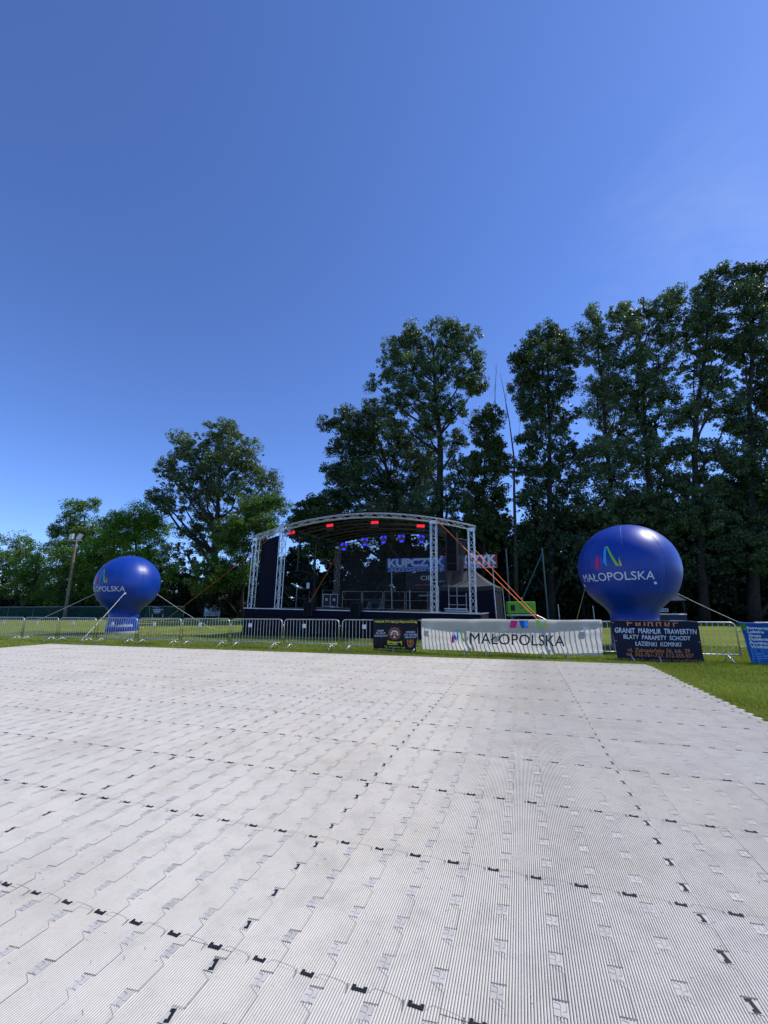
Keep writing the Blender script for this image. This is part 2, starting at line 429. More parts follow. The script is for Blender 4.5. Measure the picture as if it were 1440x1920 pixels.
# floor extents in (u, v): measured from its edges
FU0, FU1, FV1 = -18.63, 2.93, 12.60
H_FLOOR = 1.5
W = 0.15519*H_FLOOR; L = 0.15732*H_FLOOR
uclip0 = -2.96678*H_FLOOR; ulong0 = -0.88826*H_FLOOR; vM0 = 1.8906*H_FLOOR
VM, UM = 4*L, 9*W

# short grass near the camera side: real blades in the strips one can see into
def blades():
    us, vs = [], []
    def patch(u0, u1, v0, v1, dens):
        n = int((u1-u0)*(v1-v0)*dens)
        us.append(RNG.uniform(u0, u1, n)); vs.append(RNG.uniform(v0, v1, n))
    patch(2.98, 9.0, 4.0, 9.0, 2200); patch(2.98, 10.0, 9.0, 15.5, 1500)
    patch(-19, 2.98, 12.66, 15.2, 1300); patch(-28, -18.7, 9, 15.2, 700)
    patch(-30, 11, 15.2, 19, 420)
    ne = 9000; us.append(np.full(ne, 2.975) + np.abs(RNG.normal(0, .03, ne))); vs.append(RNG.uniform(3, 12.6, ne))
    us.append(RNG.uniform(-18.6, 2.9, 14000)); vs.append(np.full(14000, 12.61) + np.abs(RNG.normal(0, .03, 14000)))
    u = np.concatenate(us); v = np.concatenate(vs); n = len(u)
    x = u*CU + v*SU; y = -u*SU + v*CU
    d = np.hypot(x, y); sc = np.clip(d/9.0, 0.8, 2.2)
    h = RNG.uniform(0.022, 0.05, n)*np.sqrt(sc)*(1+.5*np.sin(u*2.1+np.sin(v*3))*np.sin(v*1.7)); h[-23000:] *= RNG.uniform(1.0, 2.0, 23000); wd = RNG.uniform(0.004, 0.008, n)*sc
    a = RNG.uniform(0, 2*PI, n); la = RNG.uniform(0, 2*PI, n); ll = RNG.uniform(0, 0.9, n)*h
    V = np.empty((n, 3, 3))
    V[:,0] = np.stack([x-np.cos(a)*wd, y-np.sin(a)*wd, np.zeros(n)-0.002], 1)
    V[:,1] = np.stack([x+np.cos(a)*wd, y+np.sin(a)*wd, np.zeros(n)-0.002], 1)
    V[:,2] = np.stack([x+np.cos(la)*ll, y+np.sin(la)*ll, h], 1)
    t = np.clip(RNG.normal(0.42, 0.27, n) + 0.28*np.sin(u*1.3+np.sin(v*2.2))*np.cos(v*0.9+np.sin(u*1.9)), 0, 1)
    m = leaf_mat('grass_blade', (0.155, 0.205, 0.016), (0.38, 0.41, 0.07), 0.3, 0.6)
    tag(big_mesh('grass', V.reshape(-1,3), np.arange(n*3).reshape(-1,3), m, tint=t), 'short green grass beside the pale floor', 'grass', kind='stuff')
blades()

# ------------------------------------------------------------------ event floor
def floor_mat(dark=False):
    m = bpy.data.materials.new('floor_plastic'); m.use_nodes = True; nt = m.node_tree; b = nt.nodes['Principled BSDF']
    tc = nt.nodes.new('ShaderNodeTexCoord'); sp = nt.nodes.new('ShaderNodeSeparateXYZ'); nt.links.new(tc.outputs['Object'], sp.inputs[0])
    def math_(op, a, b_=None):
        n = nt.nodes.new('ShaderNodeMath'); n.operation = op
        for i, q in enumerate((a, b_)):
            if q is None: continue
            if isinstance(q, (int, float)): n.inputs[i].default_value = q
            else: nt.links.new(q, n.inputs[i])
        return n.outputs[0]
    iu = math_('FLOOR', math_('DIVIDE', math_('SUBTRACT', sp.outputs[0], ulong0), UM))
    iv = math_('FLOOR', math_('DIVIDE', math_('SUBTRACT', sp.outputs[1], vM0), VM))
    cb = nt.nodes.new('ShaderNodeCombineXYZ'); nt.links.new(iu, cb.inputs[0]); nt.links.new(iv, cb.inputs[1])
    wn = nt.nodes.new('ShaderNodeTexWhiteNoise'); wn.noise_dimensions = '3D'; nt.links.new(cb.outputs[0], wn.inputs['Vector'])
    iw = math_('FLOOR', math_('DIVIDE', math_('SUBTRACT', sp.outputs[0], ulong0), W))
    cb2 = nt.nodes.new('ShaderNodeCombineXYZ'); nt.links.new(iw, cb2.inputs[0]); nt.links.new(iv, cb2.inputs[1])
    wn2 = nt.nodes.new('ShaderNodeTexWhiteNoise'); nt.links.new(cb2.outputs[0], wn2.inputs['Vector'])
    n1 = nt.nodes.new('ShaderNodeTexNoise'); n1.inputs['Scale'].default_value = 0.9; n1.inputs['Detail'].default_value = 7; n1.inputs['Roughness'].default_value = 0.65
    n2 = nt.nodes.new('ShaderNodeTexNoise'); n2.inputs['Scale'].default_value = 5.5; n2.inputs['Detail'].default_value = 8; n2.inputs['Roughness'].default_value = 0.7
    n3 = nt.nodes.new('ShaderNodeTexNoise'); n3.inputs['Scale'].default_value = 85; n3.inputs['Detail'].default_value = 3
    for n in (n1, n2, n3): nt.links.new(tc.outputs['Object'], n.inputs['Vector'])
    def mixc(f, a, b_, blend='MIX'):
        x = nt.nodes.new('ShaderNodeMix'); x.data_type = 'RGBA'; x.blend_type = blend
        for idx, q in ((0, f), (6, a), (7, b_)):
            if isinstance(q, (int, float)): x.inputs[idx].default_value = q
            elif isinstance(q, tuple): x.inputs[idx].default_value = (*q, 1)
            else: nt.links.new(q, x.inputs[idx])
        return x.outputs[2]
    def rng(s, a, b_, c=0.0, d=1.0):
        r = nt.nodes.new('ShaderNodeMapRange'); r.inputs[1].default_value = a; r.inputs[2].default_value = b_; r.inputs[3].default_value = c; r.inputs[4].default_value = d
        nt.links.new(s, r.inputs[0]); return r.outputs[0]
    c = mixc(rng(wn.outputs['Value'], 0, 1), (0.62, 0.575, 0.485), (0.63, 0.57, 0.46))
    c = mixc(rng(wn2.outputs['Value'], 0, 1, 0, 0.35), c, (0.53, 0.50, 0.44))
    c = mixc(rng(n1.outputs['Fac'], 0.47, 0.72, 0, 0.62), c, (0.46, 0.41, 0.32))
    c = mixc(rng(n2.outputs['Fac'], 0.48, 0.78, 0, 0.62), c, (0.37, 0.345, 0.30))
    c = mixc(rng(n2.outputs['Fac'], 0.30, 0.42, 0.3, 0.0), c, (0.68, 0.65, 0.58))
    c = mixc(rng(n3.outputs['Fac'], 0.62, 0.75, 0, 0.5), c, (0.30, 0.29, 0.27))
    nt.links.new(c, b.inputs['Base Color']); b.inputs['Roughness'].default_value = 0.5; b.inputs['Specular IOR Level'].default_value = 0.35
    return m
M['floor'] = floor_mat()
M['slot'] = mat('floor_slot_shade', (0.105, 0.10, 0.09), 0.8, 0, 0.5, 40)  # dark colour paints in the shade between the ribs
M['seam'] = mat('floor_seam_gap', (0.16, 0.155, 0.14), 0.8, 0, 0.4, 10)
M['pad'] = mat('clip_recess_plastic', (0.53, 0.50, 0.44), 0.5, 0, 0.14, 10)
M['clip'] = mat('black_clip', (0.010, 0.010, 0.011), 0.55, 0, 0.3, 20)
M['tick'] = mat('clip_slot', (0.20, 0.195, 0.18), 0.7, 0, 0.3, 20)

def event_floor():
    root = thing('event_floor', 'pale grey ribbed plastic panel floor laid over the lawn', None, rz=-YAW); root['kind'] = 'structure'
    FV0 = -2.2; ZT = 0.05; pitch = W/20; rw = pitch*0.735; dep = 0.010
    ns0 = math.floor((FU0-ulong0)/W); ns1 = math.ceil((FU1-ulong0)/W)
    ridx = np.arange(ns0*20, ns1*20); ru = ulong0 + (ridx+0.5)*pitch
    ru = ru[(ru > FU0) & (ru < FU1)]
    m0 = math.floor((FV0-vM0)/VM); m1 = math.ceil((FV1-vM0)/VM)
    va = vM0 + np.arange(m0, m1)*VM; vb = va + VM - 0.0004; va = np.maximum(va, FV0); vb = np.minimum(vb, FV1)
    U, A = np.meshgrid(ru, np.arange(len(va)), indexing='ij'); U = U.ravel(); A = A.ravel(); n = len(U)
    x0, x1, y0, y1 = U-rw/2, U+rw/2, va[A], vb[A]
    g = 0.0012
    hj = RNG.normal(0, .0009, 4000)[(np.floor((U-ulong0)/W).astype(int)*37 + A*3) % 4000]
    zt, zb = ZT + np.clip(hj, -.0015, .0006), np.full(n, ZT-dep)
    P = [(x0-g,y0,zb),(x0,y0,zt),(x1,y0,zt),(x1+g,y0,zb),(x0-g,y1,zb),(x0,y1,zt),(x1,y1,zt),(x1+g,y1,zb)]
    V = np.stack([np.stack(p, 1) for p in P], 1).reshape(-1, 3)
    base = (np.arange(n)*8)[:,None]
    Fc = np.concatenate([base+np.array([[1,2,6,5]]), base+np.array([[0,1,5,4]]), base+np.array([[2,3,7,6]])])
    big_mesh('rib', V, Fc, M['floor'], root)['label'] = 'fine pale ribs running across the panels'
    mb = MB(); mb.box(FU0, FU1, FV0, FV1, 0.004, ZT-dep-0.0005)
    mb.build('panel_base', M['slot'], root)
    # seams between strips, white clips, ticks
    sm = MB(); pd = MB(); tk = MB(); z1, z2, z3 = ZT+0.0011, ZT+0.0019, ZT+0.0029
    def line(mbx, pts, wd, z, mi=0):
        for (a, b) in zip(pts[:-1], pts[1:]):
            d = Vector((b[0]-a[0], b[1]-a[1])); 
            if d.length < 1e-6: continue
            nrm = Vector((-d.y, d.x)).normalized()*wd/2
            mbx.add([(a[0]-nrm.x,a[1]-nrm.y,z),(b[0]-nrm.x,b[1]-nrm.y,z),(b[0]+nrm.x,b[1]+nrm.y,z),(a[0]+nrm.x,a[1]+nrm.y,z)], [(0,1,2,3)], mi)
    v_tick0 = vM0 + 0.83*L
    r = random.Random(3)
    for i in range(ns0+1, ns1):
        us = ulong0 + i*W
        if us < FU0+0.1 or us > FU1-0.02: continue
        big = (i % 9 == 0)
        k0 = math.floor((FV0-v_tick0)/L)
        for k in range(k0, int((FV1-v_tick0)/L)+1):
            v0 = v_tick0 + k*L
            if v0 < -1.0 or v0+L > FV1-0.01: continue
            near = v0 < 7.5
            j = r.uniform(-0.002, 0.002); wd = r.uniform(0.0010, 0.0027)
            off = -0.055
            line(sm, [(us+j, v0), (us+j, v0+0.55*L)], wd, z1); line(sm, [(us+j, v0+0.55*L), (us+off+0.004, v0+0.67*L)], 0.0012, z1)
            # tick comb
            line(tk, [(us+off, v0+L-0.004), (us+0.006, v0+L+0.002)], r.uniform(.0016, .0044), z2)
            if near:
                for q in range(5):
                    uq = us+off+0.004+q*0.0115
                    line(tk, [(uq, v0+L-0.002), (uq-0.002, v0+L-0.010)], 0.0028, z2)
                # pale recess with its outline
                x0_, x1_, y0_, y1_ = us+off-0.002, us-0.006, v0+0.69*L, v0+0.955*L
                pd.add([(x0_,y0_,z1),(x1_,y0_,z1),(x1_,y1_,z1),(x0_,y1_,z1)], [(0,1,2,3)])
                if not big:
                    xm = x0_+0.026
                    line(tk, [(x0_, y0_+0.030), (xm, y0_+0.030), (xm, y0_+0.004), (x1_-0.004, y0_+0.002)], 0.0013, z2)
                    line(tk, [(x0_+0.004, y1_-0.006), (xm, y1_-0.010), (xm+0.001, y0_+0.034)], 0.0018, z2)
                    line(tk, [(x1_-0.004, y1_-0.006), (x1_-0.003, y0_+0.026), (xm+0.008, y0_+0.024)], 0.0014, z2)
                if v0 < 4 and r.random() < 0.5:
                    for q in range(3):     # bits of dry straw and grit caught in the ribs
                        a0 = us - r.random()*W; b0 = v0 + r.random()*L; an = r.uniform(0, PI); ln = r.uniform(0.006, 0.03)
                        line(sm, [(a0, b0), (a0+cos(an)*ln, b0+sin(an)*ln)], 0.0016, z1)
    # cross seams
    for k in range(m0, m1+1):
        vm = vM0 + k*VM
        if vm < -1.0 or vm > FV1-0.05: continue
        for i in range(ns0, ns1):
            uc = uclip0 + (round((ulong0-uclip0)/W - 0.39) + i)*W
            if uc < FU0+0.05 or uc+W > FU1: continue
            a = r.uniform(-.002, .002)
            line(sm, [(uc+0.040, vm-0.004), (uc+0.058, vm+0.022+a), (uc+0.12, vm+0.018+a), (uc+0.165, vm+0.012), (uc+0.19, vm-0.012)], 0.0013, z1)
            if vm < 5: line(sm, [(uc-0.052, vm+0.012), (uc-0.046, vm-0.030)], 0.0055 if r.random() < .5 else 0.003, z2)
    sm.build('seam', M['seam'], root); pd.build('clip_recess', M['pad'], root); tk.build('clip_slot', M['tick'], root)
    # black connector clips: dumb-bell shape, chamfered
    spots = []
    for k in range(m0, m1+1):
        vm = vM0 + k*VM
        if vm < -1.0 or vm > FV1-0.05: continue
        for i in range(ns0, ns1):
            uc = uclip0 + (round((ulong0-uclip0)/W - 0.39) + i)*W
            if FU0+0.05 < uc < FU1-0.05: spots.append((uc, vm, 0, r.uniform(.66, .84)))
    for q in range(-9, 3):
        ul = ulong0 + q*UM
        if not FU0+0.1 < ul < FU1-0.05: continue
        for k in range(math.floor((-1.0-vM0)/L), int((FV1-vM0)/L)):
            vc = vM0 + (k+0.66)*L
            if vc < FV1-0.05: spots.append((ul-0.028, vc, 1, r.uniform(.60, .80)))
    def clip_mesh(mbx, u, v, rot, s, full=True):
        m = Matrix.Translation((u, v, ZT)) @ Matrix.Rotation(rot*1.75 + r.uniform(-.05,.05), 4, 'Z') @ Matrix.Scale(s, 4)
        h = 0.0042
        if full:
            mbx.box(-.040,-.020,-.013,.020, .0005, h, 0, m, ch=.0016); mbx.box(.020,.040,-.013,.020,.0005,h,0,m,ch=.0016)
            mbx.box(-.019,.019,-.012,.008,.0005,h-.001,0,m)
        else:
            mbx.box(-.036,.036,-.012,.010,.0005,h,0,m)
    # visible ones ordered by distance: the nearest hundred are parts of their own
    vis = []
    for s in spots:
        p = uvw(s[0], s[1]); 
        a = math.degrees(math.atan2(p.x, p.y)) if p.y > 0 else 999
        if p.y > 1.7 and abs(a) < 47: vis.append((p.length, s))
        else: vis.append((1000+p.length, s))
    vis.sort(key=lambda t: t[0])
    for d, s in vis[:100]:
        mbx = MB(); clip_mesh(mbx, *s); mbx.build('connector_clip', M['clip'], root)
    mbx = MB()
    for d, s in vis[100:]: clip_mesh(mbx, *s, full=(d < 6))
    o = mbx.build('connector_clip', M['clip'], root); o['kind'] = 'stuff'
    # toothed right and far edges
    ed = MB()
    for k in range(0, int((FV1+2)/L)):
        v0 = -2 + k*L
        if v0+L > FV1: break
        ed.add([(FU1,v0,ZT-.002),(FU1+.05,v0+.02,ZT-.002),(FU1+.05,v0+.10,ZT-.002),(FU1,v0+.13,ZT-.002),(FU1,v0,.006),(FU1+.05,v0+.02,.006),(FU1+.05,v0+.10,.006),(FU1,v0+.13,.006)],
               [(0,1,2,3),(0,4,5,1),(1,5,6,2),(2,6,7,3)])
    ed.build('edge_tab', M['floor'], root)
event_floor()

# ------------------------------------------------------------------ crowd barriers
BV = 13.85; BW = 2.33; BZ0, BZ1 = 0.21, 1.055
def make_barrier(label):
    t = thing('crowd_barrier', label, 'barrier', group='crowd barriers in a row behind the floor')
    w2 = BW/2 - 0.06; R = 0.13
    pts = [(-w2, 0, BZ0), (-w2, 0, BZ1-R)] + [(-w2+R-R*cos(a), 0, BZ1-R+R*sin(a)) for a in np.linspace(0, PI/2, 7)[1:]] \
        + [(w2-R+R*sin(a), 0, BZ1-R+R*cos(a)) for a in np.linspace(0, PI/2, 7)] + [(w2, 0, BZ0)]
    f = MB(); f.tube(pts, 0.019, 8); f.tube([(-w2, 0, BZ0+.008), (w2, 0, BZ0+.008)], 0.017, 8)
    f.build('frame', M['galv'], t, smooth=True)
    b = MB(); nb = 17
    for i in range(1, nb):
        x = -w2 + 2*w2*i/nb; b.tube([(x, 0, BZ0+.01), (x, 0, BZ1-.005 if abs(x) < w2-R else BZ1-.045)], 0.0075, 6, cap=False)
    b.build('infill_bars', M['galv'], t, smooth=True)
    for sx in (-1, 1):
        for k in (0,):
            g = MB(); x = sx*(w2-0.30)
            g.tube([(x+sx*.04, -.33, 0.012), (x, 0, BZ0-.004), (x-sx*0.0, .0, BZ0-.003), (x+sx*.04, .33, 0.012)], 0.017, 6)
            g.build('foot', M['galv'], t, smooth=True)
    for z in (0.42, 0.86):
        h = MB(); h.tube([(w2, 0, z), (w2+.06, 0, z), (w2+.065, 0, z-.05)], 0.011, 6); h.build('coupling_hook', M['galv'], t, smooth=True)
    p = MB(); p.box(-.35, -.22, -.012, .010, BZ1-.30, BZ1-.16); p.build('name_plate', M['print_white'], t)
    return t
bl = ['steel crowd barrier cut by the left edge of the photo', 'steel barrier in front of the slanting wooden light pole',
      'steel barrier between the light pole and the left blue balloon', 'steel barrier in front of the base of the left blue balloon',
      'steel barrier with the faded orange strap passing behind it', 'steel barrier below the white picture board',
      'steel barrier in front of the left corner of the stage skirt', 'second steel barrier in front of the dark stage, fully uncovered',
      'steel barrier partly covered by the dark football banner', 'steel barrier behind the left half of the white banner',
      'steel barrier behind the right half of the white banner', 'steel barrier between white banner and navy stone-trade banner',
      'steel barrier right of the navy stone-trade banner, ending in a rounded corner', 'steel barrier carrying the blue association banner']
bproto = None
for i in range(14):
    uc = -6.11 + BW*(i-8) + BW/2
    if i == 13: uc += 0.22
    if bproto is None: bproto = b = make_barrier(bl[0])
    else: b = copy_tree(bproto); b['label'] = bl[i]
    p = uvw(uc, BV + random.uniform(-.02, .02)); b.location = p
    b.rotation_euler = (random.uniform(-.012, .012), 0, -YAW + random.uniform(-.012, .012))

# ------------------------------------------------------------------ banners hung on the barriers
BFRONT = BV - 0.03
def bp(px, py): return atv(px, py, BFRONT)
def banner(name, label, cat, corners, sag, material, nu=60, nv=24, wrap=True, seed=1, slack=0.02, lump=0.0):
    """corners in photo order TL, TR, BL, BR -> (u, z) on the barrier face; returns surface fn over (a, b) in 0..1 and the thing"""
    (ul, zl), (ur, zr), (bl_u, bl_z), (br_u, br_z) = [bp(*c) for c in corners]
    rr = random.Random(seed); ph = [rr.uniform(0, 6.28) for _ in range(8)]
    org = uvw((ul+ur)/2, BFRONT)
    def depth(a, b):       # out of the barrier plane, towards the camera; b = 0 top
        hang = sag*sin(PI*min(1, a))**0.8*(sin(PI*min(1, b*0.95))**1.0)
        fold = slack*(sin(a*17+ph[0]+b*3)*0.35 + sin(a*9+b*7+ph[1])*0.4 + sin(a*5-b*11+ph[2])*0.35 + 0.4*sin(a*31+b*4+ph[3])*b)*min(1, b*3)
        return 0.012 + hang + abs(fold)*0.9 + 0.045*b*lump
    def at(a, b, off=0.0):
        b = max(b, 0.012) if off else b
        topz = zl + (zr-zl)*a + 0.006*sin(a*23+ph[4]) - 0.005*max(0, sin(a*11+ph[5]))
        botz = bl_z + (br_z-bl_z)*a + 0.010*sin(a*6+ph[6])
        u = (ul+(ur-ul)*a)*(1-b) + (bl_u+(br_u-bl_u)*a)*b
        z = topz + (botz-topz)*b
        p = uvw(u, BFRONT - depth(a, b) - off, z)
        return p - org
    t = thing(name, label, cat, loc=org)
    mb = MB(); mb.grid(lambda i, j: at(i, j), nu, nv)
    if wrap: mb.grid(lambda i, j: at(i, 0) + Vector((SU, CU, 0))*(0.065*sin(j*PI/2)) + Vector((0, 0, 0.016*sin(j*PI) - 0.10*max(0, j-.6))), nu, 4)
    mb.build('cloth', material, t, smooth=True)
    # fn from photo-like box fractions: x in 0..1 across, y in 0..1 up
    return t, at
def frac(corners, px, py):
    (tl, tr, bl_, br) = [bp(*c) for c in corners]; u, z = bp(px, py)
    b = 0.5
    for _ in range(6):
        lx = tl[0]+(bl_[0]-tl[0])*b; rx = tr[0]+(br[0]-tr[0])*b; a = (u-lx)/(rx-lx)
        ty = tl[1]+(tr[1]-tl[1])*a; by = bl_[1]+(br[1]-bl_[1])*a; b = (z-ty)/(by-ty)
    return a, b
def letters(t, at, corners, items, off=0.009):
    """items: (text, px0, pybase0, px1, pybase1, cap height px, material key, weight)"""
    by = {}
    for it in items: by.setdefault(it[6], []).append(it)
    for key, its in by.items():
        mb = MB()
        for (s, x0, y0, x1, y1, h, _, wgt) in its:
            def fn(x, z, x0=x0, y0=y0, x1=x1, y1=y1):
                k = (x-x0)/(x1-x0); py = y0+(y1-y0)*k - z
                return at(*frac(corners, x, py), off)
            text_fit(mb, s, x0, x1, 0, h, fn, 0, wgt, full=CAP)
        mb.build('lettering', M[key], t)

# white banner
wc = [(790.5, 1161), (1128, 1163.5), (792, 1217.5), (1130.5, 1229.5)]
t, at = banner('cloth_banner', 'long white cloth banner with a colourful logo and dark MAŁOPOLSKA lettering', 'banner', wc, 0.065, M['banner_white'], 90, 26, seed=5, slack=0.014)
letters(t, at, wc, [('MAŁOPOLSKA', 882, 1206.5, 1058.5, 1211, 21, 'print_dark', 0.004)])
mb = MB(); logo(mb, 847, 875, 0, 27, lambda x, z: at(*frac(wc, x, 1205.5-z), 0.006), 0)
for k, poly in enumerate(([(956,0),(966,0),(970,-15),(959,-15)], [(972,0),(984,0),(991,-15),(978,-15)], [(982,0),(990,0),(988,-15),(984,-15)], [(1004,0),(1011,0),(1016,-15),(1009,-15)], [(1022,0),(1024.5,0),(1024.5,-16),(1020,-16)])):
    sgn = [(x + (6 if k == 0 and y == 0 else 0), y) for x, y in poly]
    if k == 0: sgn = [(958,-.6),(971,-.6),(967,-14.5),(955,-14.5)]
    mb.add([at(*frac(wc, x, 1162.2-min(0, y)), 0.006) for x, y in sgn], [(0,1,2,3)], [0,5,2,3,4][k])
mb.build('logo', LOGO_M + [M['navy_p']], t)
for i in range(9):
    el = MB(); el.disc(at(0.02+i*0.12, 0.96, 0.004), (-SU, -CU, 0), 0.011, 8); el.build('eyelet', M['black'], t)

# football club banner
fc = [(700, 1161.0), (784.5, 1161.5), (700.5, 1219.5), (780, 1223.5)]
t, at = banner('club_banner', 'small dark square banner with yellow headline and orange feathered head emblem', 'banner', fc, 0.03, M['banner_dark'], 40, 24, seed=8, slack=0.045)
letters(t, at, fc, [('NABÓR DO SEKCJI PIŁKI NOŻNEJ', 703, 1167.0, 782, 1167.8, 4.2, 'print_yellow', 0.02),
    ('ZAPISY', 708, 1184, 721, 1184, 3.2, 'print_white', 0.02), ('DO GRUP', 706, 1188.6, 723.5, 1188.8, 3.2, 'print_white', 0.02), ('DZIECIĘCYCH', 702.5, 1193.4, 727, 1193.6, 3.2, 'print_white', 0.02),
    ('DOŁĄCZ', 762, 1186, 779, 1186.3, 3.2, 'print_white', 0.02), ('DO NASZEJ', 759, 1190.8, 782, 1191.2, 3.2, 'print_white', 0.02), ('DRUŻYNY!', 760.5, 1195.6, 781, 1196, 3.2, 'print_white', 0.02),
    ('TEL. 517-614-037 LUB', 721, 1213.8, 760, 1215.4, 3.2, 'print_yellow', 0.01), ('SLODZIERZOWKASTRAZAKA@GMAIL.COM', 702, 1218.4, 778.5, 1220.8, 3.1, 'print_yellow', 0.01)])
em = MB(); P = lambda x, y, off=0.006: at(*frac(fc, x, y), off)
cx, cy = 740.6, 1187.5
for q in range(22):                                           # burst of orange feathers
    a = 2*PI*q/22; a2 = a+0.20; r1, r2 = 8.5, 13.2+1.2*(q % 2)
    em.add([P(cx+r1*cos(a)*.92, cy-r1*sin(a)), P(cx+r2*cos(a+.1)*.95, cy-r2*sin(a+.1)), P(cx+r1*cos(a2)*.92, cy-r1*sin(a2))], [(0,1,2)], 0)
for q in range(13):                                           # arc of white feathers
    a = -0.35 + (PI+0.7)*q/13; a2 = a+(PI+.7)/13*.85; r1, r2 = 4.6, 8.0
    em.add([P(cx+r1*cos(a)*.9, cy+1.5-r1*sin(a), .008), P(cx+r2*cos(a)*.9, cy+1.5-r2*sin(a), .008), P(cx+r2*cos(a2)*.9, cy+1.5-r2*sin(a2), .008), P(cx+r1*cos(a2)*.9, cy+1.5-r1*sin(a2), .008)], [(0,1,2,3)], 1)
em.add([P(cx+2.6*cos(2*PI*q/12), cy+1.2-3.6*sin(2*PI*q/12), .009) for q in range(12)], [tuple(range(12))], 2)
em.add([P(cx-3.4, cy-1.0, .010), P(cx+3.4, cy-1.0, .010), P(cx+2.8, cy-2.8, .010), P(cx-2.8, cy-2.8, .010)], [(0,1,2,3)], 3)
em.add([P(cx-2.0, cy+8, .009), P(cx+2.0, cy+8, .009), P(cx+2.6, cy+5.2, .009), P(cx-2.6, cy+5.2, .009)], [(0,1,2,3)], 1)
em.add([P(727, 1200.5, .011), P(728.5, 1204.2, .011), P(754, 1205.2, .011), P(754.6, 1201, .011), P(748, 1203, .011), P(734, 1202.4, .011)], [(0,5,4,3,2,1)], 4)
em.add([P(727.4, 1203.2, .012), P(727.4, 1208.6, .012), P(754.4, 1209.4, .012), P(754.4, 1204.2, .012)], [(0,1,2,3)], 4)
for q in range(7): em.add([P(731+q*3.0, 1204.9+.1*q, .014), P(733+q*3.0, 1204.9+.1*q, .014), P(733+q*3.0, 1207.2+.1*q, .014), P(731+q*3.0, 1207.2+.1*q, .014)], [(0,1,2,3)], 5)
sx, sy = 770, 1206                                            # small orange shield with a trident
for q in range(10):
    a = PI + PI*q/10; a2 = a+PI/10
    em.add([P(sx+4*cos(a), sy-.5-5.6*sin(a)), P(sx+5.8*cos(a), sy-.5-7.6*sin(a)), P(sx+5.8*cos(a2), sy-.5-7.6*sin(a2)), P(sx+4*cos(a2), sy-.5-5.6*sin(a2))], [(0,1,2,3)], 0)
for x0, x1, y0, y1 in ((-5.8,-4.2,-7.5,0),(4.2,5.8,-7.5,0),(-.8,.8,-8,4.5),(-3.6,3.6,-2.8,-1.4),(-2.4,2.4,1,2.2),(-2.8,-1.6,-6.5,-2.8),(1.6,2.8,-6.5,-2.8)):
    em.add([P(sx+x0, sy+y0), P(sx+x1, sy+y0), P(sx+x1, sy+y1), P(sx+x0, sy+y1)], [(0,1,2,3)], 0)
em.build('emblem', [M['print_orange'], M['print_white'], mat('ochre_face', (0.6, 0.22, 0.05), 0.6), mat('red_band', (0.5, 0.03, 0.02), 0.6), M['print_yellow'], M['print_dark']], t)

# stone-trade banner
sc_ = [(1145, 1163.5), (1307.5, 1165.5), (1157.5, 1239.5), (1318.5, 1243)]
t, at = banner('trade_banner', 'navy banner listing GRANIT MARMUR TRAWERTYN in white above orange contact lines', 'banner', sc_, 0.05, M['banner_navy'], 60, 24, seed=12, slack=0.025, lump=1.5)
letters(t, at, sc_, [('GRANIT  MARMUR  TRAWERTYN', 1152, 1186, 1304.5, 1189, 9.6, 'print_white', 0.016), ('BLATY  PARAPETY  SCHODY', 1168, 1197, 1293, 1200.4, 8.2, 'print_white', 0.012),
    ('ŁAZIENKI  KOMINKI', 1189, 1209.5, 1274.5, 1211.6, 8.2, 'print_white', 0.012),
    ('ul. Zakopiańska 56, lok. 29', 1176, 1220.6, 1291, 1223.4, 7.2, 'print_orange', 0.008), ('tel. 502-761-727, 512-355-557', 1173, 1229, 1298, 1232.4, 7.2, 'print_orange', 0.008),
    ('www.fainner.pl     e-mail: fainner_krakow@interia.pl', 1162, 1235.8, 1312, 1240.4, 4.6, 'print_orange', 0.0)])
fm = MB()                                                     # cropped square-cut word along the top edge
def bars(ch, x):
    S = {'F': [(0,1.6,0,9),(0,6.5,4.2,5.8)], 'a': [(0,1.5,0,6),(4.5,6,0,6),(0,6,0,1.4),(0,6,2.8,4.0)], 'i': [(0,1.6,0,7)],
         'n': [(0,1.5,0,7),(4.8,6.3,0,7),(0,6.3,5.6,7)], 'e': [(0,1.5,0,7),(0,6.3,0,1.4),(0,6.3,2.9,4.2),(4.8,6.3,2.9,7)], 'r': [(0,1.5,0,7),(0,6,5.6,7)]}[ch]
    for x0, x1, y0, y1 in S:
        q = lambda X, Y: at(*frac(sc_, x+X*1.55, 1173.0+(x-1175)*.016-Y*1.05), 0.006)
        fm.add([q(x0,y0), q(x1,y0), q(x1,min(y1,8)), q(x0,min(y1,8))], [(0,1,2,3)])
for ch, x in zip('Fainner', (1175, 1191, 1206.5, 1213.5, 1229, 1245, 1261)): bars(ch, x)
fm.build('lettering', M['print_orange'], t)
for a_, b_ in [(0.02,.05),(0.02,.5),(0.02,.96),(.25,.97),(.5,.97),(.75,.97),(.98,.97),(.98,.5)]:
    el = MB(); el.disc(at(a_, b_, .004), (-SU,-CU,0), .012, 8); el.build('eyelet', M['white'], t)

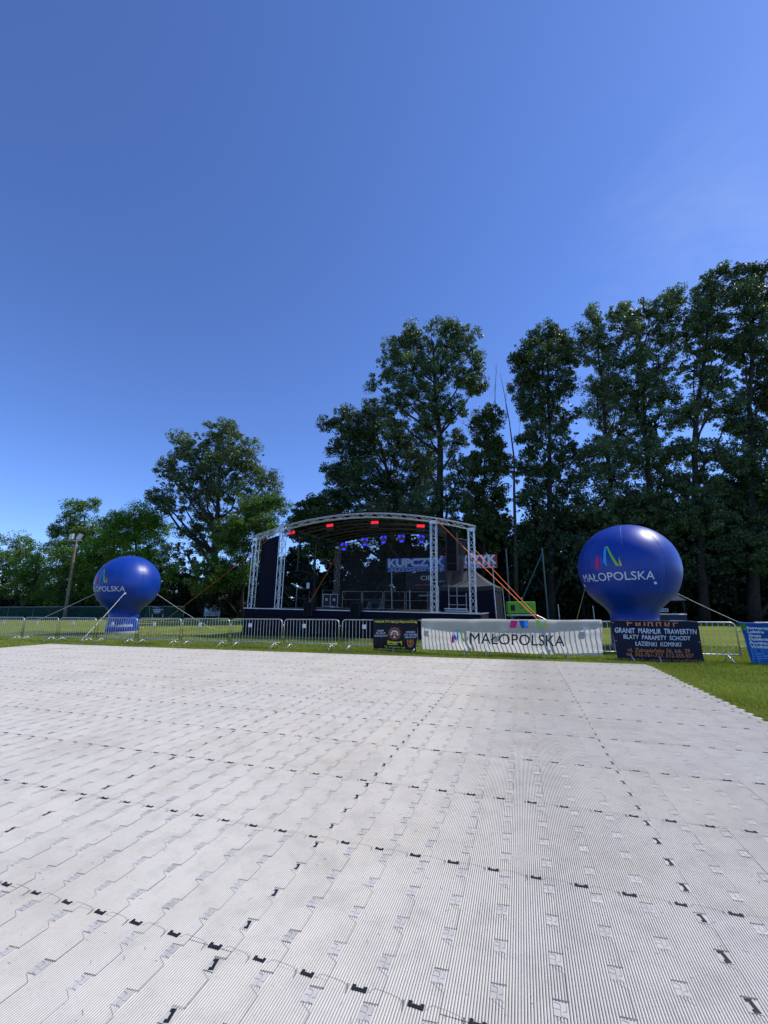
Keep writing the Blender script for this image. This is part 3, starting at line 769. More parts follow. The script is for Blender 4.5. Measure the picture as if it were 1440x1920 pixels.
# blue association banner (runs out of the picture)
ac = [(1386, 1167.5), (1478, 1170), (1407, 1244), (1490, 1252)]
t, at = banner('association_banner', 'bright blue banner with a green corner and white association name, cut by the right edge', 'banner', ac, 0.05, M['banner_blue'], 50, 24, seed=21, slack=0.03, lump=1.0)
letters(t, at, ac, [('Stowarzyszenie', 1398, 1179, 1466, 1181.5, 5.2, 'cream_print', 0.03), ('Lokalna', 1399.5, 1186, 1430, 1187, 5.2, 'cream_print', 0.03), ('Grupa', 1401, 1193, 1424, 1194, 5.2, 'cream_print', 0.03),
    ('Działania', 1402, 1199.8, 1438, 1201, 5.2, 'cream_print', 0.03), ('Powiatu', 1403.5, 1207, 1435, 1208, 5.2, 'cream_print', 0.03), ('Wielickiego', 1405, 1214, 1449, 1215.5, 5.2, 'cream_print', 0.03)])
em = MB(); P = lambda x, y, off=.006: at(*frac(ac, x, y), off)
em.add([P(1387, 1169), P(1398, 1169.4), P(1397, 1181), P(1390, 1181)], [(0,1,2,3)], 0)
em.add([P(1394.5, 1176, .008), P(1397.5, 1180.5, .008), P(1395, 1181, .008)], [(0,1,2)], 1)
for k in range(3):
    for q, (x0, x1) in enumerate(((0, 1.5), (5, 15), (16.5, 32), (34, 44))):
        y = 1224.5 + k*4.4; em.add([P(1409+k+x0, y), P(1409+k+x1, y+.1), P(1409+k+x1, y+1.6), P(1409+k+x0, y+1.5)], [(0,1,2,3)], 2)
em.build('emblem', [mat('green_corner', (0.01, 0.22, 0.01), 0.6), M['green_p'], mat('pale_blue_print', (0.15, 0.35, 0.7), 0.6)], t)

# ------------------------------------------------------------------ stage
RO = Vector((4.01, 19.0, 1.18)); SYAW = rad(20.5); SW, SD_ = 12.16, 6.8
ex = Vector((cos(SYAW), -sin(SYAW), -0.26/SW)).normalized(); ey = Vector((sin(SYAW), cos(SYAW), 0)); ez = ex.cross(ey).normalized(); ey = ez.cross(ex)
O = RO - ex*SW
SM = Matrix(((ex.x, ey.x, ez.x, O.x), (ex.y, ey.y, ez.y, O.y), (ex.z, ey.z, ez.z, O.z), (0, 0, 0, 1)))
def S(s, d, h): return SM @ Vector((s, d, h))
def SMat(s, d, h=0, rz=0): return SM @ Matrix.Translation((s, d, h)) @ Matrix.Rotation(rz, 4, 'Z')

def truss_path(mb, pts, side, w=0.26, h=None, rc=0.024, rb=0.010, bay=0.42, n=6):
    """box truss along a smooth polyline; side = unit vector of the width"""
    h = h or w; pts = [Vector(p) for p in pts]; side = Vector(side).normalized()
    cum = [0]
    for a, b in zip(pts[:-1], pts[1:]): cum.append(cum[-1] + (b-a).length)
    tot = cum[-1]; nb = max(2, round(tot/bay)); R = []
    for i in range(nb+1):
        d = tot*i/nb
        j = max(k for k in range(len(pts)-1) if cum[k] <= d+1e-9); f = (d-cum[j])/(cum[j+1]-cum[j])
        p = pts[j].lerp(pts[j+1], f); t = (pts[j+1]-pts[j]).normalized()
        sd = (side - t*side.dot(t)).normalized(); up = t.cross(sd)
        R.append([p + sd*(a*w/2) + up*(b*h/2) for a, b in ((-1,-1),(1,-1),(1,1),(-1,1))])
    for c in range(4): mb.tube([r[c] for r in R], rc, n)
    for i in range(nb):
        for c in range(4):
            c2 = (c+1) % 4
            a, b = (c, c2) if (i+c) % 2 == 0 else (c2, c)
            mb.tube([R[i][a], R[i+1][b]], rb, 4, cap=False)
            if i % 2 == 0: mb.tube([R[i][c], R[i][c2]], rb, 4, cap=False)
    for c in range(4): mb.tube([R[-1][c], R[-1][(c+1) % 4]], rb*1.3, 4)

SI0, SI1 = 1.76, 10.36
def arch_h(s): return 4.83 - 0.0245*(s-SW/2)**2
stage = thing('concert_stage', 'open-air concert stage with arched black roof on silver truss towers', 'stage', mtx=SM)
mb = MB(); mb.box(-.25, SW+.35, -.25, SD_+.5, -.06, -.002); mb.build('deck', M['deck'], stage)
mb = MB(); mb.box(-.26, SW+.36, -.275, -.252, -.035, .004); mb.box(SW+.352, SW+.372, -.25, SD_+.5, -.035, .004); mb.build('deck_edge', M['edge'], stage)
mb = MB(); mb.box(-.25, SW+.35, -.262, -.20, -.30, -.036); mb.box(-.25, -.20, -.19, SD_+.5, -.30, -.062); mb.box(SW+.30, SW+.36, -.19, SD_+.5, -.30, -.062); mb.build('fascia', M['navy'], stage)
def skirt_fn(a, b):
    x = -.22 + (SW+.55)*a; fold = .03*sin(a*120)+.02*sin(a*47)
    return (x - (.10*b if a < .001 else 0), -.21 + fold*b - .05*b, -.302 - 1.25*b)
mb = MB(); mb.grid(skirt_fn, 160, 4)
mb.grid(lambda a, b: (-.22-.10*b+.02*sin(a*60)*b, -.21+(SD_+.6)*a, -.302-1.25*b), 60, 4)
mb.grid(lambda a, b: (SW+.32+.08*b+.02*sin(a*60)*b, -.21+(SD_+.6)*a, -.302-1.25*b), 60, 4)
mb.build('skirt', M['tarp'], stage, smooth=True)
mb = MB()
for s in np.linspace(.3, SW-.2, 7):
    for d in (0.3, 3.5, SD_): mb.tube([(s, d, -.06), (s, d, -1.5)], .03, 6)
mb.build('deck_legs', M['galv'], stage)
def tower(s, d, h, material):
    m = MB(); truss_path(m, [(s, d, .02), (s, d, h)], (1, 0, 0), .26, rc=.022, rb=.0095, bay=.36)
    o = m.build('tower', material, stage)
    b = MB(); b.box(s-.24, s+.24, d-.24, d+.24, .002, .022, ch=.004); b.build('base_plate', M['galv'], o)
    c = MB(); c.box(s-.16, s+.16, d-.16, d+.16, h-.02, h+.16, ch=.012); c.build('sleeve_block', M['alu'], o)
for s, h in ((0, arch_h(0)-.2), (SI0, arch_h(SI0)-.2), (SI1, arch_h(SI1)-.2), (SW, arch_h(SW)-.2)): tower(s, 0, h, M['alu'])
for s in (SI0, SI1): tower(s, SD_, arch_h(SI0)-.3, M['rib_alu'])
def arch(d, s0, s1, material, dz=0.0, h=.26):
    m = MB(); truss_path(m, [(s, d, arch_h(s)+dz) for s in np.linspace(s0, s1, 41)], (0, 1, 0), .22, h*.8, rc=.019, rb=.009, bay=.40)
    return m.build('roof_arch', material, stage)
arch(0, -.15, SW+.18, M['alu'])
for d in (1.7, 3.4, 5.1, SD_): arch(d, SI0, SI1, M['rib_alu'], 0.0)
for s in (SI0, SI1):
    m = MB(); truss_path(m, [(s, .2, arch_h(s)-.24), (s, SD_-.2, arch_h(s)-.24)], (1, 0, 0), .26, rc=.024, rb=.011, bay=.4); m.build('side_beam', M['dark_alu'], stage)
m = MB()
for s in np.linspace(SI0+.8, SI1-.8, 7): m.tube([(s, .1, arch_h(s)+.12), (s, SD_, arch_h(s)+.12)], .022, 6)
for a, b in (((2.2, .2), (6.0, SD_)), ((6.2, .2), (2.6, SD_)), ((6.2, .2), (10, SD_))):
    m.tube([(a[0], a[1], arch_h(a[0])+.09), ((a[0]+b[0])/2, (a[1]+b[1])/2, arch_h((a[0]+b[0])/2)+.05), (b[0], b[1], arch_h(b[0])+.09)], .006, 4)
m.build('purlins', M['rib_alu'], stage)
def roof(a, b):
    s = SI0-.1 + (SI1-SI0+.2)*a; d = .10 + (SD_+.3)*b
    return (s, d, arch_h(s)+.175+.03*abs(sin(b*PI*5)))
m = MB(); m.grid(roof, 40, 20)
m.grid(lambda a, b: (SI0-.1+(SI1-SI0+.2)*a, .08-.0*b, arch_h(SI0-.1+(SI1-SI0+.2)*a)+.175+.05-.11*b), 40, 1)
m.build('roof_canopy', M['tarp'], stage, smooth=True)
# rear mesh screen, side cloths
m = MB(); m.grid(lambda a, b: (SI0+.15+(SI1-SI0-.3)*a, SD_+.16+.05*sin(a*PI*3)*b, .02+(arch_h(SI0+.15+(SI1-SI0-.3)*a)-.2)*(1-b)), 40, 12)
m.build('rear_screen', M['scrim'], stage, smooth=True)
m = MB()
for a, b in (((4.3, 0.9), (9.8, 3.1)), ((4.6, 3.0), (8.9, 1.1))): m.tube([(a[0], SD_+.1, a[1]), (b[0], SD_+.1, b[1])], .018, 5)
m.build('cross_cable', M['black'], stage)
m = MB(); m.grid(lambda a, b: (.30+(SI0-.55)*a+.05*b*0, .10+.06*sin(a*7+b*2)*.5, 3.72+.30*a-(3.62+.30*a)*b), 20, 20); m.build('side_curtain', M['navy'], stage, smooth=True)
def wing(a, b):
    s = WA + (WB-WA)*a*(1-.25*b) - .22*b; return (s, 3.0+.10*sin(a*9+b)*(.3+b)+.4*a, 4.05-.22*a-.1*sin(PI*a) - (3.95)*b)
def s_on(px, py, d):        # stage coordinates (s, h) seen at photo point px,py on the plane at depth d
    o = SM.inverted() @ Vector((0, 0, EYE)); r_ = SM.inverted().to_3x3() @ ray(px, py)
    k = (d-o.y)/r_.y; q = o + r_*k; return q.x, q.z
WA, WB = s_on(836, 1000, 3.0)[0], s_on(874, 1000, 3.2)[0]
m = MB(); m.grid(wing, 30, 20); o = m.build('side_curtain', M['wing'], stage, smooth=True); o['label'] = 'grey mesh side curtain hanging in folds'
m = MB()
for a in (0, 1): m.tube([wing(a, 0), (wing(a, 0)[0], wing(a, 0)[1], 0)], .03, 6)
m.tube([wing(0, 0), wing(1, 0)], .03, 6); m.build('curtain_frame', M['black'], stage)
# hoist drop bars at the left side of the deck
m = MB()
for d in (1.6, 3.6): m.tube([(SI0+.05, d, arch_h(SI0)-.36), (SI0+.05, d, 2.15)], .022, 6)
m.tube([(SI0+.05, 1.4, 2.15), (SI0+.05, 3.8, 2.15)], .03, 6); m.build('drop_bars', M['rib_alu'], stage)

# floodlights with lit red faces on the front arch
def make_flood():
    t = thing('floodlight', None, 'stage light', group='red lit floodlights under the stage roof')
    m = MB(); m.box(-.24, .24, -.02, .22, -.28, .12, ch=.02); m.build('housing', M['black'], t)
    m = MB()
    for r_ in range(2):
        for c_ in range(5): m.box(-.205+c_*.083, -.205+c_*.083+.075, -.035, -.021, -.045+r_*.076, -.045+r_*.076+.068)
    m.build('lens', M['red_led'], t)
    m = MB(); m.tube([(-.27, .1, -.05), (-.27, .1, .26), (.27, .1, .26), (.27, .1, -.05)], .014, 6); m.build('yoke', M['black'], t)
    return t
fl = None
SIDE_LABELS = ['red-lit floodlight beside the left inner truss tower', 'red-lit floodlight left of the roof centre, second from the left tower', 'red-lit floodlight right of the top of the arch', 'red-lit floodlight beside the right inner truss tower']
def s_on(px, py, d):        # stage coordinates (s, h) seen at photo point px,py on the plane at depth d
    o = SM.inverted() @ Vector((0, 0, EYE)); r_ = SM.inverted().to_3x3() @ ray(px, py)
    k = (d-o.y)/r_.y; q = o + r_*k; return q.x, q.z
for i, (px, py) in enumerate(((548, 999), (619, 985.5), (703, 980), (789, 986.5))):
    if fl is None: t = fl = make_flood()
    else: t = copy_tree(fl)
    t['label'] = SIDE_LABELS[i]
    s, h = s_on(px, py, .75); t.matrix_world = SMat(s, .75, h-.02, (-.1, 0, .1, .05)[i]) @ Matrix.Rotation(rad((-6, -4, 0, 5)[i]), 4, 'Y')
def make_par():
    t = thing('spotlight', None, 'stage light', group='round blue lit spotlights under the stage roof')
    m = MB(); m.tube([(0, 0, 0), (0, .05, 0), (0, .30, 0), (0, .36, 0)], [.27, .28, .24, .12], 20); m.build('housing', M['black'], t, smooth=False)
    for a0, a1 in ((20, 75), (105, 165), (235, 305)):
        m = MB()
        for q in range(6):
            b0 = rad(a0+(a1-a0)*q/6); b1 = rad(a0+(a1-a0)*(q+1)/6)
            m.add([(cos(b0)*.15, -.012, sin(b0)*.15), (cos(b0)*.255, -.012, sin(b0)*.255), (cos(b1)*.255, -.012, sin(b1)*.255), (cos(b1)*.15, -.012, sin(b1)*.15)], [(0,1,2,3)])
        m.build('lens', M['blue_led'], t)
    m = MB()
    for x in range(-3, 4):
        for z in range(-3, 4):
            if x*x+z*z < 12: m.disc((x*.066, -.016, z*.066), (0, -1, 0), .012, 6)
    m.build('led_dots', M['led_dot'], t)
    m = MB(); m.tube([(-.30, .12, 0), (-.30, .12, .34), (.30, .12, .34), (.30, .12, 0)], .016, 6); m.tube([(0, .12, .34), (0, .12, .62)], .02, 6); m.build('yoke', M['black'], t)
    return t
pl = None
PAR_LABELS = ['blue-lit round spotlight lowest and nearest the left rear tower', 'blue-lit round spotlight second from the left rear tower', 'blue-lit round spotlight in the middle of the row of five',
              'blue-lit round spotlight above the blue sign', 'blue-lit round spotlight next to the right inner tower']
for i, (px, py) in enumerate(((645, 1024.5), (684, 1015.5), (719, 1011.5), (753, 1009.5), (790, 1010.5))):
    if pl is None: t = pl = make_par()
    else: t = copy_tree(pl)
    t['label'] = PAR_LABELS[i]; d = 5.15
    s, h = s_on(px, py, d); t.matrix_world = SMat(s, d, h, (.55, .15, .05, 0, -.05)[i]) @ Matrix.Rotation(rad(8), 4, 'X')
# loudspeaker column at the right wing
t = thing('line_array_speaker', 'tall black column of loudspeakers hanging behind the right inner tower', 'loudspeaker', mtx=SMat(10.98, 1.2, 1.98))
for k in range(5):
    m = MB(); z = k*.395; mt = Matrix.Translation((0, 0, z)) @ Matrix.Rotation(rad((4-k)*1.5), 4, 'X')
    m.box(-.26, .26, 0, .45, .01, .385, ch=.012, mtx=mt); c = m.build('cabinet', M['black'], t)
    g = MB(); g.box(-.235, .235, -.006, -.001, .03, .365, mtx=mt); g.build('grille', M['tarp'], c)
m = MB(); m.tube([(0, .2, 1.98), (0, .2, 2.32)], .02, 6); m.box(-.2, .2, .05, .4, 1.965, 1.995); m.build('flying_frame', M['black'], t)

# rail panels at the rear and the left of the deck
def make_rail(w_, mesh_):
    t = thing('guard_rail', None, 'railing', group='silver guard rail panels along the rear of the stage')
    m = MB(); m.tube([(0, 0, 0), (0, 0, 1.1), (w_, 0, 1.1), (w_, 0, 0)], .024, 6); m.tube([(0, 0, .55), (w_, 0, .55)], .018, 6); m.build('frame', M['rail'], t)
    return t
RL = ['rear guard rail panel beside the flight case', 'rear guard rail panel left of the folded chair', 'rear guard rail panel behind the folded chair', 'rear guard rail panel under the blue sign', 'rear guard rail panel beside the right inner tower']
base = None
for i in range(5):
    if base is None: t = base = make_rail(1.42, False)
    else: t = copy_tree(base)
    t['label'] = RL[i]; t.matrix_world = SMat(2.35+1.52*i, SD_-.25, 0)
t = copy_tree(base); t['label'] = 'guard rail panel standing along the left side of the stage deck'; t.matrix_world = SMat(SI0+.35, 1.2, 0, PI/2)
t = copy_tree(base); t['label'] = 'guard rail panel at the left side of the deck, next to the flight case'; t.matrix_world = SMat(SI0+.35, 4.2, 0, PI/2)

def stage_floor_pos(px, py):      # point on the deck seen at a photo position
    o = SM.inverted() @ Vector((0, 0, EYE)); r_ = SM.inverted().to_3x3() @ ray(px, py)
    return o, r_
# flight case
t = thing('flight_case', 'black flight case with silver edges on the left of the deck', 'flight case', mtx=SMat(2.95, 4.0, 0))
m = MB(); m.box(-.5, .5, -.3, .3, .12, .84); m.build('body', M['wood_dark'], t)
m = MB()
for x in (-.5, 0, .5):
    m.box(x-.02, x+.02, -.315, -.301, .12, .84)
for z in (.12, .84): m.box(-.52, .52, -.318, -.302, z-.02, z+.02)
m.box(-.52, .52, -.30, .30, .842, .856); m.build('edging', M['edge'], t)
for x in (-.42, .42):
    for y in (-.22, .22):
        w_ = MB(); w_.tube([(x-.02, y, .05), (x+.02, y, .05)], .05, 10); w_.tube([(x, y, .1), (x, y, .125)], .03, 6); w_.build('wheel', M['tyre'], t)
m = MB(); m.box(-.34, -.18, -.325, -.319, .45, .6); m.box(.18, .34, -.325, -.319, .45, .6); m.build('latch', M['galv'], t)
# folded chair, keyboard, monitors
t = thing('folded_chair', 'tangle of chrome chair frames standing in front of the rear rail', 'chair', mtx=SMat(5.95, 3.6, 0))
m = MB()
for x in (-.45, -.30, .30, .42):
    m.tube([(x, -.2, .02), (x*.9, .05, .42), (x, .3, .02)], .016, 6); m.tube([(x, .25, .02), (x, -.05, .62)], .014, 6)
for z, y in ((.34, 0), (.42, .05), (.6, -.05)): m.tube([(-.46, y, z), (.43, y, z)], .016, 6)
m.build('frame', M['alu'], t)
m = MB(); m.box(-.32, .30, -.10, .18, .36, .40, ch=.01); m.build('seat', M['black'], t); m = MB(); m.box(-.3, .28, -.09, -.06, .44, .62, ch=.01); m.build('backrest', M['black'], t)
t = thing('keyboard', 'small white keyboard on a crossed black stand beside the right inner tower', 'keyboard', mtx=SMat(9.75, 1.0, 0))
m = MB(); m.box(-.42, .42, -.16, .16, .70, .79, ch=.012); m.build('body', M['dark_alu'], t); m = MB(); m.box(-.38, .38, -.14, .02, .791, .802); m.build('keys', M['print_white'], t)
m = MB(); m.tube([(-.35, 0, .01), (.35, 0, .69)], .018, 6); m.tube([(.35, .05, .01), (-.35, .05, .69)], .018, 6); m.build('stand', M['black'], t)
wm = None
for i, (px, lab) in enumerate(((582, 'black monitor speaker at the front edge of the deck, left of centre'), (669, 'black monitor speaker at the front edge of the deck, nearer the football banner'))):
    if wm is None:
        wm = t = thing('monitor_speaker', None, 'loudspeaker', group='black monitor speakers on the front edge of the deck')
        m = MB(); m.box(-.25, .25, -.30, .12, -.32, .38, ch=.02); m.build('cabinet', M['black'], t)
        m = MB(); m.box(-.22, .22, -.312, -.302, -.29, .35); m.build('grille', M['tarp'], t)
        m = MB(); m.box(-.26, .26, -.012, .10, .381, .40); m.build('handle', M['black'], t)
    else: t = copy_tree(wm)
    t['label'] = lab; s, h = s_on(px, 1142, -.3); t.matrix_world = SMat(s, -.27, 0.0)
t = thing('stage_speaker', 'dark loudspeaker leaning on crossed legs at the left of the deck', 'loudspeaker', mtx=SMat(2.85, 1.3, 0))
m = MB(); m.tube([(-.55, .2, .02), (.5, .1, 1.7)], .025, 6); m.tube([(.55, .2, .02), (-.5, .1, 1.7)], .025, 6); m.tube([(0, -.2, .02), (0, .1, .8)], .025, 6); m.build('stand', M['black'], t)
m = MB(); m.box(-.15, .15, -.15, .15, .95, 1.55, ch=.02); m.build('cabinet', M['tarp'], t)
m = MB(); m.box(-.09, .10, -.158, -.151, 1.1, 1.42); m.build('paper', M['board'], t)
t = thing('scaffold_frame', 'low silver scaffold frame standing behind the right inner tower', 'scaffold', mtx=SMat(11.0, 2.4, 0))
m = MB()
for x in (-.45, -.02, .45): m.tube([(x, 0, 0), (x, 0, 1.35 if x < .4 else .95)], .026, 6)
for z in (.35, .8, 1.3): m.tube([(-.5, 0, z), (.5 if z < 1 else .1, 0, z)], .02, 6)
m.build('tubes', M['rail'], t); m = MB(); m.box(-.6, .5, -.5, .3, .12, .17); m.box(-.55, .55, -.52, .3, .02, .07); m.build('boards', M['edge'], t)
for i, (x, d, h_, lab) in enumerate(((4.6, 1.2, 1.45, 'thin black microphone stand left of the middle of the deck'), (7.4, 1.5, 1.5, 'thin black microphone stand right of the middle of the deck'))):
    t = thing('microphone_stand', lab, 'microphone stand', mtx=SMat(x, d, 0), group='microphone stands on the deck')
    m = MB(); m.tube([(0, 0, .05), (0, 0, h_)], .012, 6); m.build('pole', M['black'], t)
    m = MB()
    for q in range(3): a = q*2.1; m.tube([(0, 0, .08), (.3*cos(a), .3*sin(a), .012)], .010, 5)
    m.build('tripod', M['black'], t); m = MB(); m.tube([(0, 0, h_), (.08, -.16, h_+.06)], [.016, .028], 8); m.build('microphone', M['black'], t)

# ------------------------------------------------------------------ straps and ropes
def strap(label, a, b, material, width=.05, sag=.06):
    a, b = Vector(a), Vector(b); pts = [a.lerp(b, k/14) - Vector((0, 0, sag*sin(PI*k/14))) for k in range(15)]
    m = MB(); m.ribbon(pts, width, (0.3, 1, 0.4), .006); o = m.build('ratchet_strap', material); return tag(o, label, 'strap', 'orange straps bracing the stage')
peg = gz(1056, 1211)
a = S(SI1+.15, -.15, arch_h(SI1)+.02)
strap('bright orange strap from the right inner tower to the lawn, wider of two', a, peg + Vector((0, 0, .08)), M['strap'], .075)
strap('thinner orange strap running behind the outer right tower beside the bright one', S(12.05, 1.5, 3.12), peg + Vector((.25, .5, .06)), M['strap'], .06)
strap('faded orange strap from the left inner tower across to the lawn by the left balloon', S(SI0-.1, -.12, arch_h(SI0)-.05), gz(270, 1195) + Vector((0, 0, .08)), M['strap_faded'], .10, .1)
strap('orange strap crossing the stage opening from the left rear tower', S(SI0+.2, SD_-.3, arch_h(SI0)-.55), S(3.25, .4, .03), M['strap'], .05)
def rope(label, a, b, r=.010, sag=.05):
    a, b = Vector(a), Vector(b); m = MB(); m.tube([a.lerp(b, k/12) - Vector((0, 0, sag*sin(PI*k/12))) for k in range(13)], r, 6)
    return tag(m.build('guy_rope', M['rope']), label, 'rope', 'white guy ropes of the balloons')
def peg_obj(label, p, rz=0.0):
    t = thing('ground_peg', label, 'peg', loc=p, rz=rz, group='yellow ground pegs')
    m = MB(); m.tube([(0, 0, -.02), (.05, 0, .12)], .018, 8); m.build('shaft', M['peg'], t)
    m = MB(); m.box(-.10, .12, -.05, .05, .10, .15, ch=.012); m.build('head', M['peg'], t); return t
peg_obj('yellow peg holding the faded orange strap', gz(270, 1195)); peg_obj('yellow peg on the open lawn holding the rope right of the left balloon', gz(398, 1182))
peg_obj('small yellow peg right beside the base of the left balloon', gz(265, 1181))

# ------------------------------------------------------------------ advertising balloons
def pucker(m):
    """gores bulge a little between their seams, with small creases crossing the seams"""
    v = []
    for x, y, z in m.v:
        a = math.atan2(y, x) - .2; g = abs(sin(a*4)); f = 1 - .010*(1-g)**2.2 - .0030*sin(z*23+a*3)*(1-g)**3 + .0022*sin(z*5+a*5)
        v.append((x*f, y*f, z))
    m.v = v
def make_balloon(loc, label, k, text_c, cam_dir):
    """text_c: angle (deg, positive = to the viewer's right) of the lettering's middle, seen from the camera"""
    t = thing('advertising_balloon', label, 'balloon', loc=loc)
    R, zc = 1.70*k, 2.86*k; rn = .46*R
    out = [(.02, .03), (rn*1.06, .03), (rn*1.06, .35*k), (rn*1.02, .8*k)]
    for td, rr_ in ((1.06,.458),(1.0,.462),(.95,.475),(.90,.502),(.85,.54),(.80,.59),(.732,.665),(.68,.722),(.636,.768),(.59,.81),(.54,.85),(.47,.886),(.405,.915),(.32,.945),(.25,.966),(.16,.986),(.08,.996)):
        out.append((R*rr_, zc-td*R))
    for q in np.linspace(0, 90, 26):
        out.append((max(R*cos(rad(q)), .02), zc + R*.965*sin(rad(q))))
    n = 64
    def rad_at(z):
        for (r0, z0), (r1, z1) in zip(out[:-1], out[1:]):
            if z0 <= z <= z1 and z1 > z0: return r0 + (r1-r0)*(z-z0)/(z1-z0)
        return rn
    zj = zc-1.06*R; lo = [p for p in out if p[1] <= zj+1e-6]; hi = [p for p in out if p[1] >= zj-1e-6]
    m = MB(); m.lathe(hi, 96); pucker(m); m.build('envelope', M['balloon'], t, smooth=True)
    m = MB(); m.lathe(lo, n, closed_top=False); m.build('base', M['balloon'], t, smooth=True)
    m = MB(); m.lathe([(rn*1.07, .0), (rn*1.09, .09*k), (rn*1.062, .17*k)], n, closed_top=False); m.build('base_skirt', M['skirt_grey'], t, smooth=True)
    m = MB()
    for g in range(8):
        a = 2*PI*g/8+.2; m.tube([( (r_*.990)*cos(a), (r_*.990)*sin(a), z) for r_, z in hi[:-1]], .006, 4)
    m.build('seams', mat('seam_blue', (0.004, 0.026, 0.20), 0.6), t)
    a0 = math.atan2(cam_dir.y, cam_dir.x)              # direction balloon -> camera
    def on(x, z, off=.012):                            # x = arc angle in degrees to the viewer's right
        a = a0 + rad(x); r_ = rad_at(z) + off
        return Vector((r_*cos(a), r_*sin(a), z))
    m = MB(); zt = zc - .36*k
    text_fit(m, 'MAŁOPOLSKA', text_c-44, text_c+44, zt-.14*k, zt+.15*k, lambda x, z: on(x, z), 0, 0.004, full=CAP)
    m.build('lettering', M['print_white'], t)
    m = MB(); lc = text_c-3
    for kk, (_, poly) in enumerate(LOGO):
        vs, fs = densify(poly, [tuple(range(len(poly)))], 0.12)
        m.add([on(lc-15+30*p[0], zc-.10*k+.80*k*p[1]) for p in vs], fs, kk)
    m.build('logo', LOGO_M, t)
    m = MB(); text_fit(m, 'małopolskie', text_c-6, text_c+84, .36*k, .60*k, lambda x, z: on(x, z), 0, 0.012); m.build('base_lettering', M['print_white'], t)
    m = MB()
    for x, z in ((text_c+45, zc-.62*k), (text_c-50, zc-.62*k), (text_c+135, zc-.62*k)):
        p = on(x, z, .0); m.tube([p*1.0, Vector((p.x*1.012, p.y*1.012, p.z))], .05, 8)
    m.build('rope_patch', M['print_white'], t)
    return t, on, zc
p1 = gz(228, 1189.5); p1 = Vector((p1.x*1.02, p1.y*1.02, 0))
cd = Vector((-p1.x, -p1.y, 0))
t, on, zc = make_balloon(p1, 'blue balloon-shaped inflatable on the left, beside the wooden light pole', 1.0, -48, cd)
rope('white rope from the front of the left balloon down to the barriers', p1+on(-3, zc-.55, .02), gz(150, 1204)+Vector((0,0,.02)), .010)
rope('white rope from the far left side of the left balloon', p1+on(-96, zc-.62, .02), gz(30, 1180), .013)
rope('white rope from the right side of the left balloon to a yellow peg', p1+on(80, zc-.62, .02), gz(398, 1182)+Vector((0,0,.08)), .010)
d2 = ray(1186, 1135); d2 = Vector((d2.x/d2.y, 1, 0)); p2 = d2*15.5
t, on, zc = make_balloon(p2, 'blue balloon-shaped inflatable on the right, behind the navy trade banner', 1.0, -17, Vector((-p2.x, -p2.y, 0)))
rope('white rope from the right balloon down over the barriers to the right', p2+on(26, zc-.60, .02), gz(1452, 1196)+Vector((0,0,.02)), .010)
rope('white rope from the left side of the right balloon', p2+on(-76, zc-.75, .02), gz(1074, 1186)+Vector((0,0,.02)), .008)

# ------------------------------------------------------------------ black tent
tp = aty(886, 1140, 23.2); tp = Vector((tp.x, tp.y, 0))
t = thing('pop_up_tent', 'black pop-up tent with a grey peaked top beside the stage', 'tent', loc=tp, rz=-rad(24))
hw, ze, zp = 1.42, 2.52, 3.62
def roofside(sx, sy, ax):
    def fn(a, b):
        x = (-hw + 2*hw*a)*(1-b); y = hw*(1-b); z = ze + (zp-ze)*(b**1.35) - .06*sin(PI*a)*(1-b)
        p = Vector((x, y, z)); return Matrix.Rotation(ax, 3, 'Z') @ p
    return fn
m = MB()
for q in range(4): m.grid(roofside(1, 1, q*PI/2), 12, 10)
m.build('canopy', M['tent_top'], t, smooth=True)
m = MB()
for q in range(4):
    mr = Matrix.Rotation(q*PI/2, 3, 'Z')
    m.grid(lambda a, b: mr @ Vector((-hw+2*hw*a, hw+.012+.03*sin(a*14+q)*b, ze-.06*sin(PI*a)-.22*b)), 16, 2)
m.build('valance', M['black'], t, smooth=True)
m = MB()
for q in range(4):
    mr = Matrix.Rotation(q*PI/2, 3, 'Z')
    m.grid(lambda a, b: mr @ Vector(((-hw+.03+2*(hw-.03)*a)*(1+.04*b), (hw-.03)*(1+.04*b)+.04*sin(a*18+q)*b, ze-.05-(ze-.08)*b)), 24, 6)
m.build('wall', M['navy'], t, smooth=True)
for sx in (-1, 1):
    for sy in (-1, 1):
        m = MB(); m.tube([(sx*(hw+.04), sy*(hw+.04), ze), (sx*(hw+.11), sy*(hw+.11), 0)], .022, 6); m.build('leg', M['galv'], t)

